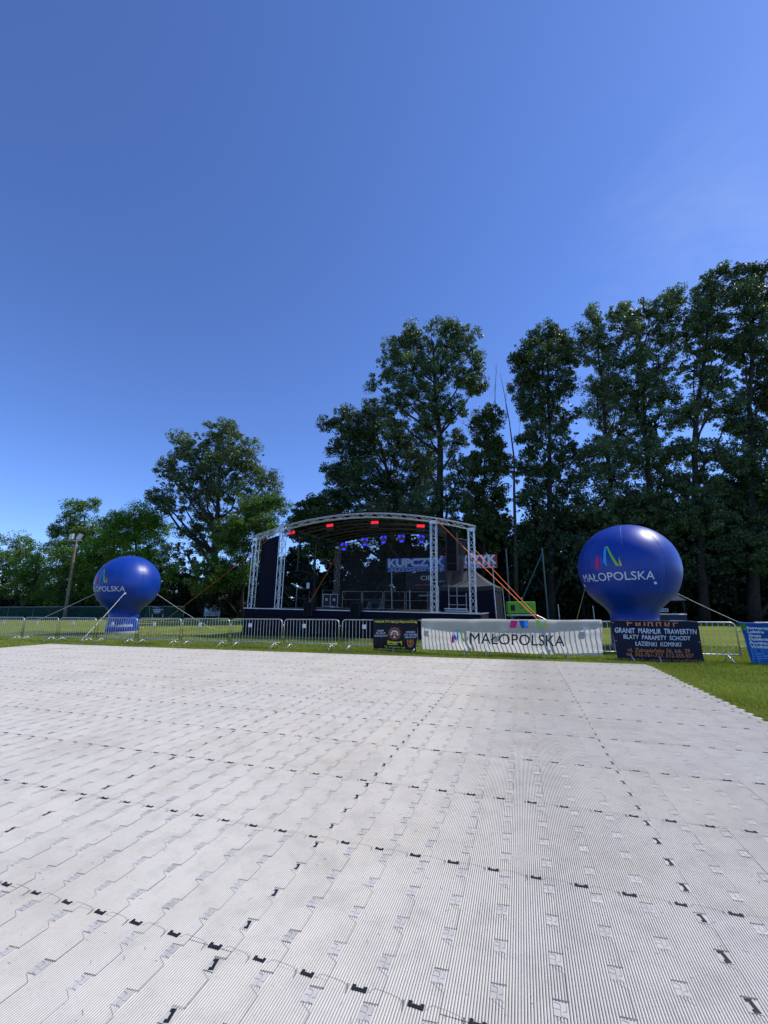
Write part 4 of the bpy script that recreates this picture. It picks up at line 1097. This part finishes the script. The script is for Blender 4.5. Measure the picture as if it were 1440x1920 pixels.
# ------------------------------------------------------------------ signs behind the stage
def sign(name, label, px0, py0, px1, py1, Y, material, texts, cat='sign', posts=True, yaw=-YAW*.6, dep=.06):
    a = aty(px0, py1, Y); b = aty(px1, py0, Y); c = aty(px1, py1, Y); w_ = c.x-a.x; h_ = b.z-a.z
    ctr = Vector(((a.x+c.x)/2, Y, 0)); z0 = a.z
    t = thing(name, label, cat, loc=ctr, rz=yaw); w_ /= cos(yaw)
    m = MB(); m.box(-w_/2, w_/2, 0, dep, z0, z0+h_, ch=.01); m.build('panel', material, t)
    if posts:
        for x in (-w_*.42, w_*.42):
            m = MB(); m.tube([(x, dep+.05, 0), (x, dep+.05, z0+h_*.9)], .045, 8); m.build('post', M['galv'], t)
    by = {}
    for s_, x0, x1, y0, y1, key, wt in texts: by.setdefault(key, []).append((s_, x0, x1, y0, y1, wt))
    for key, L_ in by.items():
        m = MB()
        for s_, x0, x1, y0, y1, wt in L_:
            fn = lambda x, z: Vector((-w_/2 + w_*x, -.006, z0 + h_*z))
            if s_ == '#': m.add([fn(x0, y0), fn(x1, y0), fn(x1, y1), fn(x0, y1)], [(0,1,2,3)])
            elif s_ == '^': m.add([fn(x0, y0), fn(x1, y0), fn((x0+x1)/2, y1)], [(0,1,2)])
            else: text_fit(m, s_, x0, x1, y0, y1, fn, 0, wt, full=CAP)
        m.build('lettering', M[key], t)
    return t
sign('company_sign', 'blue KUPCZYK AUTOMOTIVE sign seen through the rear stage mesh', 725.5, 1046, 834, 1072, 36.0, M['sign_blue'],
     [('KUPCZYK', .02, .98, .40, .97, 'print_white', .055), ('#', .02, .98, .29, .325, 'print_white', 0), ('AUTOMOTIVE', .03, .97, .09, .24, 'print_white', .02), ('#', .02, .98, .02, .045, 'print_white', 0)])
sign('company_sign', 'red KUPCZYK TRANSPORT sign behind the black tent', 826, 1040, 930.5, 1066, 37.5, M['sign_red'],
     [('KUPCZYK', .02, .985, .36, .96, 'white', .055), ('#', .02, .98, .27, .31, 'white', 0), ('TRANSPORT', .05, .80, .07, .22, 'print_white', .02), ('#', .02, .98, .02, .045, 'white', 0), ('^', .82, .88, .08, .22, 'white', 0), ('^', .90, .96, .08, .22, 'white', 0)])
sign('dark_billboard', 'dark billboard with CIE lettering and a pink line behind the stage', 762, 1073, 840, 1106, 34.5, M['sign_dark'],
     [('CIE', .35, .60, .56, .82, 'print_white', .01), ('Z', .92, .99, .56, .82, 'print_white', .01), ('NITZK', .78, .96, .42, .52, 'board', 0), ('#', .22, .58, .26, .31, 'pink', 0)])
t = sign('picture_board', 'pale board of many small pictures standing at the edge of the field', 383, 1138, 411.5, 1155, 52.0, M['board'], [], yaw=0.1)
m = MB(); r_ = random.Random(4)
h0 = aty(397, 1155, 52).z; h1 = aty(397, 1138, 52).z; w_ = aty(411, 1140, 52).x - aty(383, 1140, 52).x
for ix in range(9):
    for iz in range(5):
        if r_.random() < .8:
            x = -w_*.46 + w_*.92*(ix+.5)/9; z = h0 + (h1-h0)*(.06+.9*(iz+.5)/5); a_, b_ = w_*.03*r_.uniform(.6, 1.3), (h1-h0)*.06*r_.uniform(.7, 1.3)
            m.add([(x-a_, -.008, z-b_), (x+a_, -.008, z-b_), (x+a_, -.008, z+b_), (x-a_, -.008, z+b_)], [(0,1,2,3)])
m.build('pictures', mat('small_pictures', (0.06, 0.09, 0.13), 0.6, 0, .5, 3), t)
t = sign('information_board', 'dark board with small pale lines of writing right of the left balloon', 284, 1137, 306, 1152, 46.0, M['sign_dark'],
     [('#', .0, .35, .92, .96, 'board', 0), ('#', .28, .62, .80, .84, 'board', 0), ('#', .1, .9, .56, .64, 'board', 0), ('#', .2, .34, .30, .48, 'board', 0), ('#', .38, .52, .30, .48, 'board', 0), ('#', .56, .70, .30, .48, 'board', 0), ('#', .2, .66, .16, .22, 'board', 0)], yaw=0.1)
# easel frame left of it
p = aty(278, 1150, 40); t = thing('easel', 'thin pale easel frame standing right behind the left balloon', 'easel', loc=(p.x, p.y, 0))
m = MB(); z1 = aty(278, 1137, 40).z
m.tube([(-.45, 0, 0), (0, .1, z1)], .02, 5); m.tube([(.25, 0, 0), (0, .1, z1)], .02, 5); m.tube([(-.1, .5, 0), (0, .1, z1)], .02, 5); m.build('legs', M['pole_green'], t)

# ------------------------------------------------------------------ generator trailer
p = aty(979, 1150, 27.5); zt_, zb_ = aty(979, 1128, 27.5).z, aty(979, 1150, 27.5).z
t = thing('generator_trailer', 'bright green generator on a small trailer behind the white banner', 'generator', loc=(p.x, p.y, 0), rz=-rad(8))
m = MB(); m.box(-.88, .88, 0, .9, zb_, zt_, ch=.04); b_ = m.build('body', M['genset'], t)
m = MB(); m.box(-.70, -.42, -.012, -.002, zb_+.16, zt_-.22); m.build('control_panel', M['black'], b_)
m = MB()
for q in range(4): m.box(-.2+.03*q, .12-.05*(q % 2), -.008, -.002, zb_+.56-.09*q, zb_+.585-.09*q)
m.box(.42, .50, -.008, -.002, zt_-.2, zt_-.17); m.box(.47, .51, -.008, -.002, zb_+.1, zb_+.15); m.build('markings', M['sign_dark'], b_)
m = MB(); m.box(-.85, -.68, .02, .2, zb_-.2, zb_-.002); m.build('fuel_box', M['genset'], t)
m = MB(); m.box(-.95, .95, .1, .8, zb_-.16, zb_-.05); m.tube([(.95, .45, zb_-.1), (1.7, .45, .5)], .03, 6); m.build('chassis', M['galv'], t)
for y in (.02, .88):
    m = MB(); m.tube([(0, y-.08, .32), (0, y+.08, .32)], .32, 20); w_ = m.build('wheel', M['tyre'], t)
    m = MB(); m.tube([(0, y-.09, .32), (0, y+.09, .32)], .17, 14); m.build('rim', M['galv'], w_)
m = MB(); m.tube([(-.6, .3, 0), (-.6, .3, zb_-.1)], .025, 6); m.build('prop_stand', M['galv'], t)

# ------------------------------------------------------------------ ball-net poles
def pole(label, px, pyt, pyb, Y, brace=None):
    b = aty(px[1], pyb, Y); tpz = aty(px[0], pyt, Y); t = thing('net_pole', label, 'pole', loc=(b.x, b.y, 0), group='green ball-net poles')
    m = MB(); m.tube([(0, 0, 0), (0, 0, tpz.z)], .055, 8); m.build('shaft', M['pole_green'], t)
    m = MB(); m.tube([(0, 0, tpz.z), (0, 0, tpz.z+.04)], .065, 8); m.build('cap', M['pole_green'], t)
    if brace:
        q = aty(*brace, Y); z2 = tpz.z*.94; dx = (q.x-b.x)*1.35
        m = MB(); m.tube([(0, 0, z2), (dx, .6, 0)], .04, 7); m.build('brace', M['pole_green'], t)
pole('green net pole without a brace, beside the black tent', (949, 957), 1031, 1150, 30)
pole('green net pole with a long diagonal brace', (1015.5, 1028), 1028, 1160, 29, (975, 1123))
for i, (px, pt, Y, lab) in enumerate(((1112, 1137, 27, 'short dark fence post left of the right balloon'), (1047, 1134, 27, 'short dark fence post right of the braced net pole'))):
    b = aty(px, 1140, Y); z = aty(px, pt, Y).z
    t = thing('fence_post', lab, 'post', loc=(b.x, b.y, 0)); m = MB(); m.tube([(0, 0, 0), (.0, 0, z)], .025, 6); m.build('shaft', M['galv'], t)
    m = MB(); m.tube([(0, 0, z), (0, 0, z+.03)], .03, 6); m.build('cap', M['galv'], t)

# ------------------------------------------------------------------ kiosk behind the right balloon
p = aty(1262, 1150, 24.0); t = thing('market_kiosk', 'dark navy kiosk with small white sign half hidden by the right balloon', 'kiosk', loc=(p.x, p.y, 0), rz=-rad(34))
m = MB(); m.box(-.75, .6, 0, 1.3, 0, .95, ch=.02); m.build('counter', M['kiosk'], t)
m = MB(); m.box(-.78, .63, -.04, 1.33, .951, .99); m.box(-.2, .55, -.05, -.02, .62, .66); m.build('trim', M['print_white'], t)
for x in (-.7, .55):
    m = MB(); m.tube([(x, .02, .99), (x, .02, 1.75)], .025, 6); m.build('post', M['black'], t)
m = MB(); m.add([(-.85,-.15,1.75),(.72,-.15,1.75),(.72,1.4,1.75),(-.85,1.4,1.75),(-.07,.6,2.35)], [(0,1,4),(1,2,4),(2,3,4),(3,0,4),(0,3,2,1)]); m.build('roof', M['kiosk'], t)
m = MB(); m.box(-.72, -.2, -.03, 0, 1.12, 1.30); sb = m.build('sign_board', M['board'], t)
m = MB()
for q in range(5): m.box(-.69+q*.095, -.63+q*.095, -.036, -.031, 1.16, 1.26)
m.build('lettering', M['sign_dark'], sb)

# ------------------------------------------------------------------ wooden floodlight pole, windbreak fence
YP = 52.0
b = aty(121.5, 1156, YP); tz = aty(143, 1014, YP)
t = thing('light_pole', 'weathered wooden pole with two floodlights at the left of the field', 'light pole', loc=(b.x, b.y, 0))
lean = tz.x - b.x
m = MB(); m.tube([(lean*k/10, 0, tz.z*k/10) for k in range(11)], [.21-.009*k for k in range(11)], 10); m.build('pole', M['polewood'], t, smooth=True)
m = MB(); m.box(lean-.85, lean+.85, -.14, -.05, tz.z-.05, tz.z+.07); m.build('crossbar', M['galv'], t)
for sx in (-1, 1):
    m = MB(); x = lean + sx*.5; mt = Matrix.Translation((x, -.2, tz.z+.45)) @ Matrix.Rotation(rad(-18), 4, 'X') @ Matrix.Rotation(rad(12*sx), 4, 'Y')
    m.box(-.24, .24, -.16, .16, -.42, .42, ch=.04, mtx=mt); l_ = m.build('floodlight', M['galv'], t)
    m = MB(); m.box(-.20, .20, -.172, -.162, -.37, .37, mtx=mt); m.build('glass', M['lamp_glass'], l_)
fv = 50.0
f0 = gz(-60, 1157); 
def fence_pt(px): d = ray(px, 1140); k = YP*1.02/d.y; q = d*k; return Vector((q.x, q.y, 0))
fa, fb = fence_pt(-30), fence_pt(345)
t = thing('windbreak_fence', 'chain-link fence with green windbreak netting along the left edge of the field', 'fence', loc=fa)
dv = fb-fa; nrm = Vector((dv.y, -dv.x, 0)).normalized(); FH = 1.52
m = MB(); m.grid(lambda a, b: dv*a + nrm*(.04+.10*sin(a*90)*b*(1-b)*2) + Vector((0, 0, .06+(FH-.08)*b)), 110, 6); m.build('netting', M['net_green'], t, smooth=True)
m = MB(); m.tube([Vector((0,0,FH)), dv+Vector((0,0,FH))], .03, 6); m.build('top_rail', M['galv'], t)
for k in range(9):
    m = MB(); q = dv*(k/8); m.tube([q, q+Vector((0, 0, FH+.05))], .045, 6); m.build('post', M['pole_green'], t)

# ------------------------------------------------------------------ trees
def unit(n, rg):
    v = rg.normal(size=(n, 3)); return v/np.linalg.norm(v, axis=1)[:, None]
def make_tree(name, label, cat, lobes, Y, trunk, leaf, leafsize, n_leaves, seed, clump=0.8, group=None, tr=0.35, spray=0.0, limbs=True, twigs=0.5, fill=0.62, bark='bark'):
    """lobes: (px, py, rx, ry[, dy]) photo ellipses turned into ellipsoids at distance Y; trunk: photo points from the foot up"""
    rg = np.random.default_rng(seed); leafsize *= .53; n_leaves = int(n_leaves*3.0)
    tb = [aty(px, py, Y) for px, py in trunk]; base = Vector((tb[0].x, tb[0].y, 0)); tb[0] = base.copy()
    t = thing(name, label, cat, loc=base, group=group)
    C, R = [], []
    for lb in lobes:
        px, py, rx, ry = lb[:4]
        c = aty(px, py, Y); ax = (aty(px+rx, py, Y)-aty(px-rx, py, Y)).length/2; az = (aty(px, py-ry, Y)-aty(px, py+ry, Y)).length/2*.97
        dy = lb[4] if len(lb) > 4 else rg.uniform(-.55, .55)*ax
        k = (Y+dy)/Y                     # keep the lobe's own bearing at its own distance
        c = Vector((c.x*k, c.y*k, (c.z-EYE)*k+EYE))
        C.append([c.x, c.y, c.z]); R.append([ax, (ax+az)/2*.9, az])
    C = np.array(C); R = np.array(R)
    area = (R[:,0]*R[:,2]); wgt = area/area.sum()
    n_cl = max(12, int(n_leaves/85)); li = rg.choice(len(C), n_cl, p=wgt)
    d = unit(n_cl, rg); fr = rg.uniform(0.20, 1.0, n_cl)**fill*np.where(rg.random(n_cl) < .16, rg.uniform(1.0, 1.28, n_cl), 1.0); clump = clump*.66
    cl = C[li] + d*R[li]*fr[:,None]
    cl[:,2] = np.maximum(cl[:,2], .25)
    cs = clump*rg.lognormal(-.1, .48, n_cl)
    per = rg.poisson(85*np.clip(cs/clump, .3, 1.8)**1.7); idx = np.repeat(np.arange(n_cl), per); n = len(idx)
    off = unit(n, rg)*(rg.uniform(0, 1, n)**.45)[:,None]*np.array([.95, .95, .78])
    if spray: off[:,2] -= spray*np.abs(rg.normal(size=n))*.6; off[:,:2] *= 1.15
    pos = cl[idx] + off*cs[idx][:,None]
    pos[:,2] = np.maximum(pos[:,2], .08)
    nr = unit(n, rg) + np.array([0, 0, .35]) + d[idx]*.35; nr /= np.linalg.norm(nr, axis=1)[:,None]
    tg = np.cross(nr, unit(n, rg)); tg /= np.linalg.norm(tg, axis=1)[:,None]; bt = np.cross(nr, tg)
    ls = leafsize*rg.lognormal(0, .3, n); lw = ls*rg.uniform(.55, .8, n)
    V = np.empty((n, 4, 3))
    V[:,0] = pos - tg*ls[:,None]*.5; V[:,1] = pos + bt*lw[:,None]*.5 - tg*ls[:,None]*.08; V[:,2] = pos + tg*ls[:,None]*.5; V[:,3] = pos - bt*lw[:,None]*.5 - tg*ls[:,None]*.08
    tint = np.clip(rg.gamma(2.2, .17, n) + rg.normal(0, .12, n_cl)[idx], 0, 1)
    big_mesh('crown', (V.reshape(-1,3) - np.array(base)), np.arange(n*4).reshape(-1,4), leaf, t, tint)
    # trunk, limbs, twigs: one tapering skeleton
    m = MB(); k = len(tb)
    P = [p-base for p in tb]
    pts = []; 
    for a, b_ in zip(P[:-1], P[1:]):
        for q in range(4): pts.append(a.lerp(b_, q/4) + Vector((rg.normal(), rg.normal(), 0))*.06*min(1, len(pts)))
    pts.append(P[-1]); nn = len(pts)
    m.tube(pts, [tr*(1.25 if i == 0 else 1)*(1-.86*i/(nn-1)) for i in range(nn)], 8)
    if limbs:
        for c, r_ in zip(C, R):
            c = Vector(c)-base; reach = math.hypot(c.x, c.y)
            zt = max(.12*c.z, c.z - r_[2]*.9 - reach*.8)
            src = min(pts, key=lambda p: abs(p.z-zt)); i0 = pts.index(src); r0 = max(.04, tr*(1-.86*i0/(nn-1))*.5)
            mid = src.lerp(c, .5) + Vector((0, 0, -.06*(c-src).length)) + Vector((rg.normal(), rg.normal(), 0))*.2
            m.tube([src, src.lerp(mid, .55), mid, mid.lerp(c, .55)+Vector((0,0,.1)), c], [r0, r0*.85, r0*.65, r0*.45, r0*.25], 6)
        for q in range(n_cl):
            if rg.random() < twigs:
                c = Vector(C[li[q]])-base; e = Vector(cl[q])-base; s0 = c.lerp(e, rg.uniform(-.2, .2)); mid = s0.lerp(e, .5)+Vector((0, 0, rg.uniform(-.3, .1)))
                m.tube([s0, mid, e], [.05, .03, .012], 4, cap=False)
    m.build('trunk', M[bark], t, smooth=True)
    return t

G1 = 'trees along the far edge of the field'
make_tree('ash_tree', 'low bushy green tree at the left edge of the photo', 'tree', [(-30,1060,60,45),(30,1040,48,36),(70,1062,34,32),(5,1090,60,40),(65,1105,46,40),(-20,1130,60,30),(90,1085,22,22)], 62, [(30,1158),(32,1100),(30,1040)], M['walnut'], .36, 15000, 1, .95, G1)
make_tree('ash_tree', 'tree with a loose feathery top directly behind the wooden light pole', 'tree', [(155,952,26,16),(178,945,10,12),(140,972,28,18),(112,990,20,18),(135,1005,34,28),(170,1000,32,28),(125,1055,46,45),(165,1070,50,50),(130,1110,50,35),(105,1025,16,22)], 60, [(150,1158),(152,1050),(160,960)], M['walnut'], .34, 17000, 2, .85, G1)
make_tree('locust_tree', 'bright green spreading tree above the left balloon', 'tree', [(215,975,40,18),(265,965,42,20),(285,985,38,26),(235,1000,48,26),(205,1010,38,28),(280,1025,36,30),(190,1045,44,34),(250,1045,42,30),(215,1085,60,34),(300,1070,44,40)], 57, [(255,1158),(258,1060),(250,985)], M['robinia'], .30, 24000, 3, .8, G1, spray=.5)
make_tree('poplar_tree', 'broad grey-green poplar left of the stage with a round open crown', 'tree', [(400,818,32,28),(428,815,28,26),(352,838,34,30),(455,845,34,36),(375,860,36,30),(315,872,26,30),(470,885,34,34),(415,880,42,34),(330,905,38,28),(292,930,24,20),(385,925,42,32),(445,925,40,34),(500,905,26,30),(345,950,40,22),(400,975,36,26),(465,965,36,30),(310,945,24,18),(365,1000,36,24),(425,1005,40,28),(350,1040,50,30),(380,895,34,26),(420,850,34,26)], 56, [(402,1158),(402,1040),(408,960),(412,860)], M['poplar_pale'], .40, 26000, 4, .82, G1, tr=.75)
make_tree('locust_tree', 'light green feathery tree in front of the broad poplar, next to the stage', 'tree', [(500,940,32,18),(527,948,18,16),(470,950,28,20),(455,985,34,26),(500,985,30,26),(430,1015,34,26),(480,1025,34,30),(445,1065,46,30),(400,1075,44,34)], 48, [(455,1158),(460,1050),(495,960)], M['locust_dim'], .28, 17000, 5, .65, G1, spray=.4, tr=.2)
make_tree('walnut_tree', 'small dark tree showing above the left half of the stage roof', 'tree', [(578,950,24,16),(605,945,16,12),(560,968,20,16),(600,968,30,20),(575,992,30,22),(630,985,30,24),(600,1020,46,34)], 40, [(590,1158),(590,1040),(588,960)], M['ivy'], .36, 9000, 6, .6, G1, tr=.2)
make_tree('poplar_tree', 'wide many-stemmed poplar rising behind the middle of the stage', 'tree', [(612,795,18,16),(640,785,22,18),(655,775,14,12),(660,810,28,26),(700,790,36,40),(685,845,48,36),(630,838,22,18),(640,885,44,28),(612,885,16,12),(690,905,50,40),(745,835,36,46),(640,930,42,28),(700,955,60,34),(745,915,38,46),(790,890,30,60),(770,960,40,36),(622,960,30,24)], 44, [(770,1158),(765,1000),(730,900),(705,800)], M['poplar_dark'], .30, 36000, 7, .66, G1, tr=.5)
make_tree('poplar_tree', 'tallest grey-green poplar behind the stage with a bare lower trunk', 'tree', [(765,632,30,22),(808,618,24,18),(848,618,26,20),(742,652,26,22),(785,655,36,30),(838,648,38,30),(880,640,24,26),(732,690,30,30),(700,720,18,16),(775,700,40,36),(835,690,36,30),(890,680,20,30),(750,740,36,30),(870,712,28,24),(895,725,20,22),(805,755,44,36),(850,765,30,28),(740,785,30,34),(800,810,40,34),(850,830,30,24),(795,865,34,36),(862,885,34,38),(840,935,36,38),(785,950,40,40),(870,975,40,40),(700,985,50,40),(820,990,44,40)], 40, [(822,1158),(824,1000),(826,850),(815,720),(810,640)], M['poplar'], .30, 34000, 8, .62, G1, tr=.52)
make_tree('ivy_clad_tree', 'dark ivy-clad trunk between the tallest poplar and the bare dead tree', 'tree', [(918,768,16,14),(905,790,24,24),(935,785,14,14),(912,830,32,34),(900,880,36,38),(935,870,22,30),(895,935,40,40),(925,940,34,40),(880,985,40,36),(930,1000,40,40)], 39, [(905,1158),(906,1000),(912,780)], M['ivy'], .30, 17000, 9, .6, G1, tr=.3)
# dead tree
Yd = 38; t = thing('dead_tree', 'bare dead tree with thin leafless branches between two dark poplars', 'tree', group=G1)
tb = [aty(968, 1158, Yd), aty(966, 1000, Yd), aty(964, 920, Yd), aty(964, 860, Yd), aty(955, 790, Yd), aty(944, 730, Yd), aty(938, 700, Yd)]
base = Vector((tb[0].x, tb[0].y, 0)); t.location = base; tb[0] = base.copy(); m = MB()
m.tube([p-base for p in tb], [.24, .17, .12, .085, .05, .028, .012], 8); m.build('trunk', M['deadwood'], t, smooth=True)
for pts, r0 in (([(964,900),(945,880),(938,860)], .1), ([(960,835),(972,815),(976,790)], .05), ([(955,790),(948,760),(950,735)], .04), ([(930,800),(928,740),(931,685)], .08), ([(928,750),(918,772),(905,790)], .035), ([(930,720),(924,735),(920,742)], .025), ([(964,880),(975,872),(980,850)], .04), ([(946,745),(956,728),(954,715)], .025), ([(931,700),(929,690),(931,680)], .02)):
    m = MB(); m.tube([aty(x, y, Yd)-base for x, y in pts], [r0*.6, r0*.4, r0*.16], 6); m.build('branch', M['deadwood'], t)
make_tree('poplar_tree', 'dense dark poplar with a pointed top right of the dead tree', 'tree', [(1030,618,18,16),(1010,632,20,18),(1048,628,20,18),(1028,645,34,26),(985,662,26,24),(1060,660,28,26),(970,680,16,20),(1015,690,44,34),(1070,690,18,20),(985,715,32,32),(1045,730,40,34),(1000,765,40,36),(1055,785,36,36),(1010,825,44,36),(1060,840,34,34),(1000,880,46,36),(1050,900,44,40),(1005,940,46,36),(1060,960,46,40),(1020,1000,56,40),(985,1050,50,44),(1060,1050,50,48)], 38, [(1032,1158),(1032,1000),(1030,800),(1028,640)], M['poplar_dark'], .29, 36000, 11, .6, G1, tr=.4)
make_tree('poplar_tree', 'slim pale poplar left of the twin-topped poplar', 'tree', [(1108,592,13,20),(1122,610,16,20),(1100,628,20,20),(1125,645,20,22),(1098,670,16,22),(1140,675,22,30),(1130,725,34,34),(1158,750,28,44),(1120,770,28,36),(1160,810,36,36),(1130,850,40,36),(1100,880,34,34),(1150,900,40,36),(1120,950,46,40),(1160,1000,48,44),(1110,1040,46,50)], 37, [(1150,1158),(1148,950),(1128,700),(1112,600)], M['poplar_pale'], .27, 24000, 12, .55, G1, tr=.3, spray=.3)
make_tree('poplar_tree', 'twin-topped poplar with shining leaves behind the right balloon', 'tree', [(1165,580,16,16),(1148,592,14,18),(1185,598,18,18),(1208,582,18,18),(1240,575,18,20),(1265,560,18,18),(1255,592,22,20),(1170,620,28,26),(1215,625,28,28),(1255,635,26,28),(1185,670,32,30),(1235,685,34,30),(1200,720,34,32),(1250,740,28,30),(1195,770,38,32),(1230,800,36,30),(1260,850,36,34),(1200,850,38,36),(1235,905,44,36),(1200,950,48,42),(1260,970,46,44),(1220,1020,54,48),(1280,1060,50,50)], 36, [(1222,1158),(1222,950),(1210,830),(1200,640)], M['poplar'], .28, 33000, 13, .58, G1, tr=.4)
make_tree('poplar_tree', 'tall poplar with a forked trunk, second from the right edge', 'tree', [(1320,540,20,20),(1345,520,20,18),(1330,565,26,24),(1298,585,26,26),(1365,555,24,24),(1310,615,30,26),(1350,605,30,28),(1285,640,26,28),(1330,655,34,30),(1372,650,24,28),(1300,695,32,28),(1350,710,34,30),(1330,760,32,30),(1290,775,28,28),(1370,775,30,34),(1320,850,40,34),(1375,860,36,40),(1300,910,44,36),(1355,930,44,36),(1310,970,50,40),(1370,990,46,44),(1330,1040,56,48)], 35, [(1320,1158),(1310,960),(1300,830),(1325,640),(1335,540)], M['poplar'], .28, 32000, 14, .58, G1, tr=.36)
make_tree('poplar_tree', 'tall dark poplar cut by the right edge of the photo', 'tree', [(1385,510,18,14),(1410,520,22,20),(1432,512,18,16),(1395,550,28,24),(1435,555,28,28),(1410,600,32,30),(1450,610,28,34),(1395,660,34,32),(1440,680,34,36),(1410,730,36,36),(1455,750,34,40),(1400,800,36,36),(1440,830,36,40),(1410,890,40,40),(1460,910,40,40),(1415,950,44,36),(1450,990,44,44),(1400,1030,50,46),(1460,1070,50,50)], 34, [(1412,1158),(1410,960),(1405,760),(1412,540)], M['poplar_dark'], .29, 32000, 15, .6, G1, tr=.42)
# understorey
G2 = 'dark shrubs under the trees'
und = [(-20,1128,70,26,64,'dark shrub behind the windbreak fence at the left edge'), (95,1122,60,32,64,'dark shrub behind the fence at the foot of the light pole'), (185,1112,60,40,63,'dark shrub behind the fence left of the left balloon'),
       (300,1110,60,44,60,'dark shrub behind the dark information board'), (370,1108,56,44,58,'dark shrub behind the white picture board'), (440,1098,56,52,52,'dark shrub left of the outer left tower'),
       (540,1085,70,64,44,'dark shrub seen through the left wing of the stage'), (650,1075,70,72,46,'dark shrub seen through the rear mesh of the stage'), (745,1070,70,80,45,'dark shrub behind the blue company sign'),
       (835,1055,64,90,43,'dark shrub behind the red company sign'), (925,1045,60,100,42,'dark shrub behind the black tent'), (1010,1045,60,100,41,'dark shrub behind the green generator'),
       (1095,1035,60,105,40,'dark shrub left of the right balloon'), (1180,1025,62,112,39,'dark shrub directly behind the right balloon'), (1265,1020,60,118,38,'dark shrub right of the right balloon'),
       (1350,1015,60,122,37,'dark shrub behind the rounded barrier end'), (1440,1010,66,128,36,'dark shrub behind the blue association banner')]
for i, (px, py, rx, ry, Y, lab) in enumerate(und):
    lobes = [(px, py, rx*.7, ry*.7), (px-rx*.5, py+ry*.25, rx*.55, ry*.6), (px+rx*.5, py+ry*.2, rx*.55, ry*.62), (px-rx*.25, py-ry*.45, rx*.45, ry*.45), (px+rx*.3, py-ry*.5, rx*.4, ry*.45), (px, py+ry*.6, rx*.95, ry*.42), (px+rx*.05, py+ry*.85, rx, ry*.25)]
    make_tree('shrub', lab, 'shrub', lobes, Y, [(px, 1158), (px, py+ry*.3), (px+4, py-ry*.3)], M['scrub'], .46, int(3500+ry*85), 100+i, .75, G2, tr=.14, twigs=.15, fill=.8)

# dense ground cover under the trees: one mass nobody could count
def undergrowth(name, label, path, n, hgt, depth, seed):
    rg = np.random.default_rng(seed); P = np.array([[aty(px, 1150, Y).x, Y] for px, Y in path])
    seg = np.linalg.norm(np.diff(P, axis=0), axis=1); cum = np.concatenate([[0], np.cumsum(seg)])
    q = rg.uniform(0, cum[-1], n); x = np.interp(q, cum, P[:,0]); y = np.interp(q, cum, P[:,1]) + rg.uniform(0, depth, n)
    top = hgt*(.55+.25*np.sin(q*.9)+.2*np.sin(q*2.3+1)); z = rg.uniform(0, 1, n)**.9*top + .05
    pos = np.stack([x, y, z], 1); nr = unit(n, rg); tg = np.cross(nr, unit(n, rg)); tg /= np.linalg.norm(tg, axis=1)[:,None]; bt = np.cross(nr, tg)
    ls = .42*rg.lognormal(0, .3, n); V = np.empty((n, 4, 3))
    V[:,0] = pos-tg*ls[:,None]*.5; V[:,1] = pos+bt*ls[:,None]*.35; V[:,2] = pos+tg*ls[:,None]*.5; V[:,3] = pos-bt*ls[:,None]*.35
    tag(big_mesh(name, V.reshape(-1,3), np.arange(n*4).reshape(-1,4), M['scrub'], tint=np.clip(rg.normal(.35, .2, n), 0, 1)), label, 'undergrowth', kind='stuff')
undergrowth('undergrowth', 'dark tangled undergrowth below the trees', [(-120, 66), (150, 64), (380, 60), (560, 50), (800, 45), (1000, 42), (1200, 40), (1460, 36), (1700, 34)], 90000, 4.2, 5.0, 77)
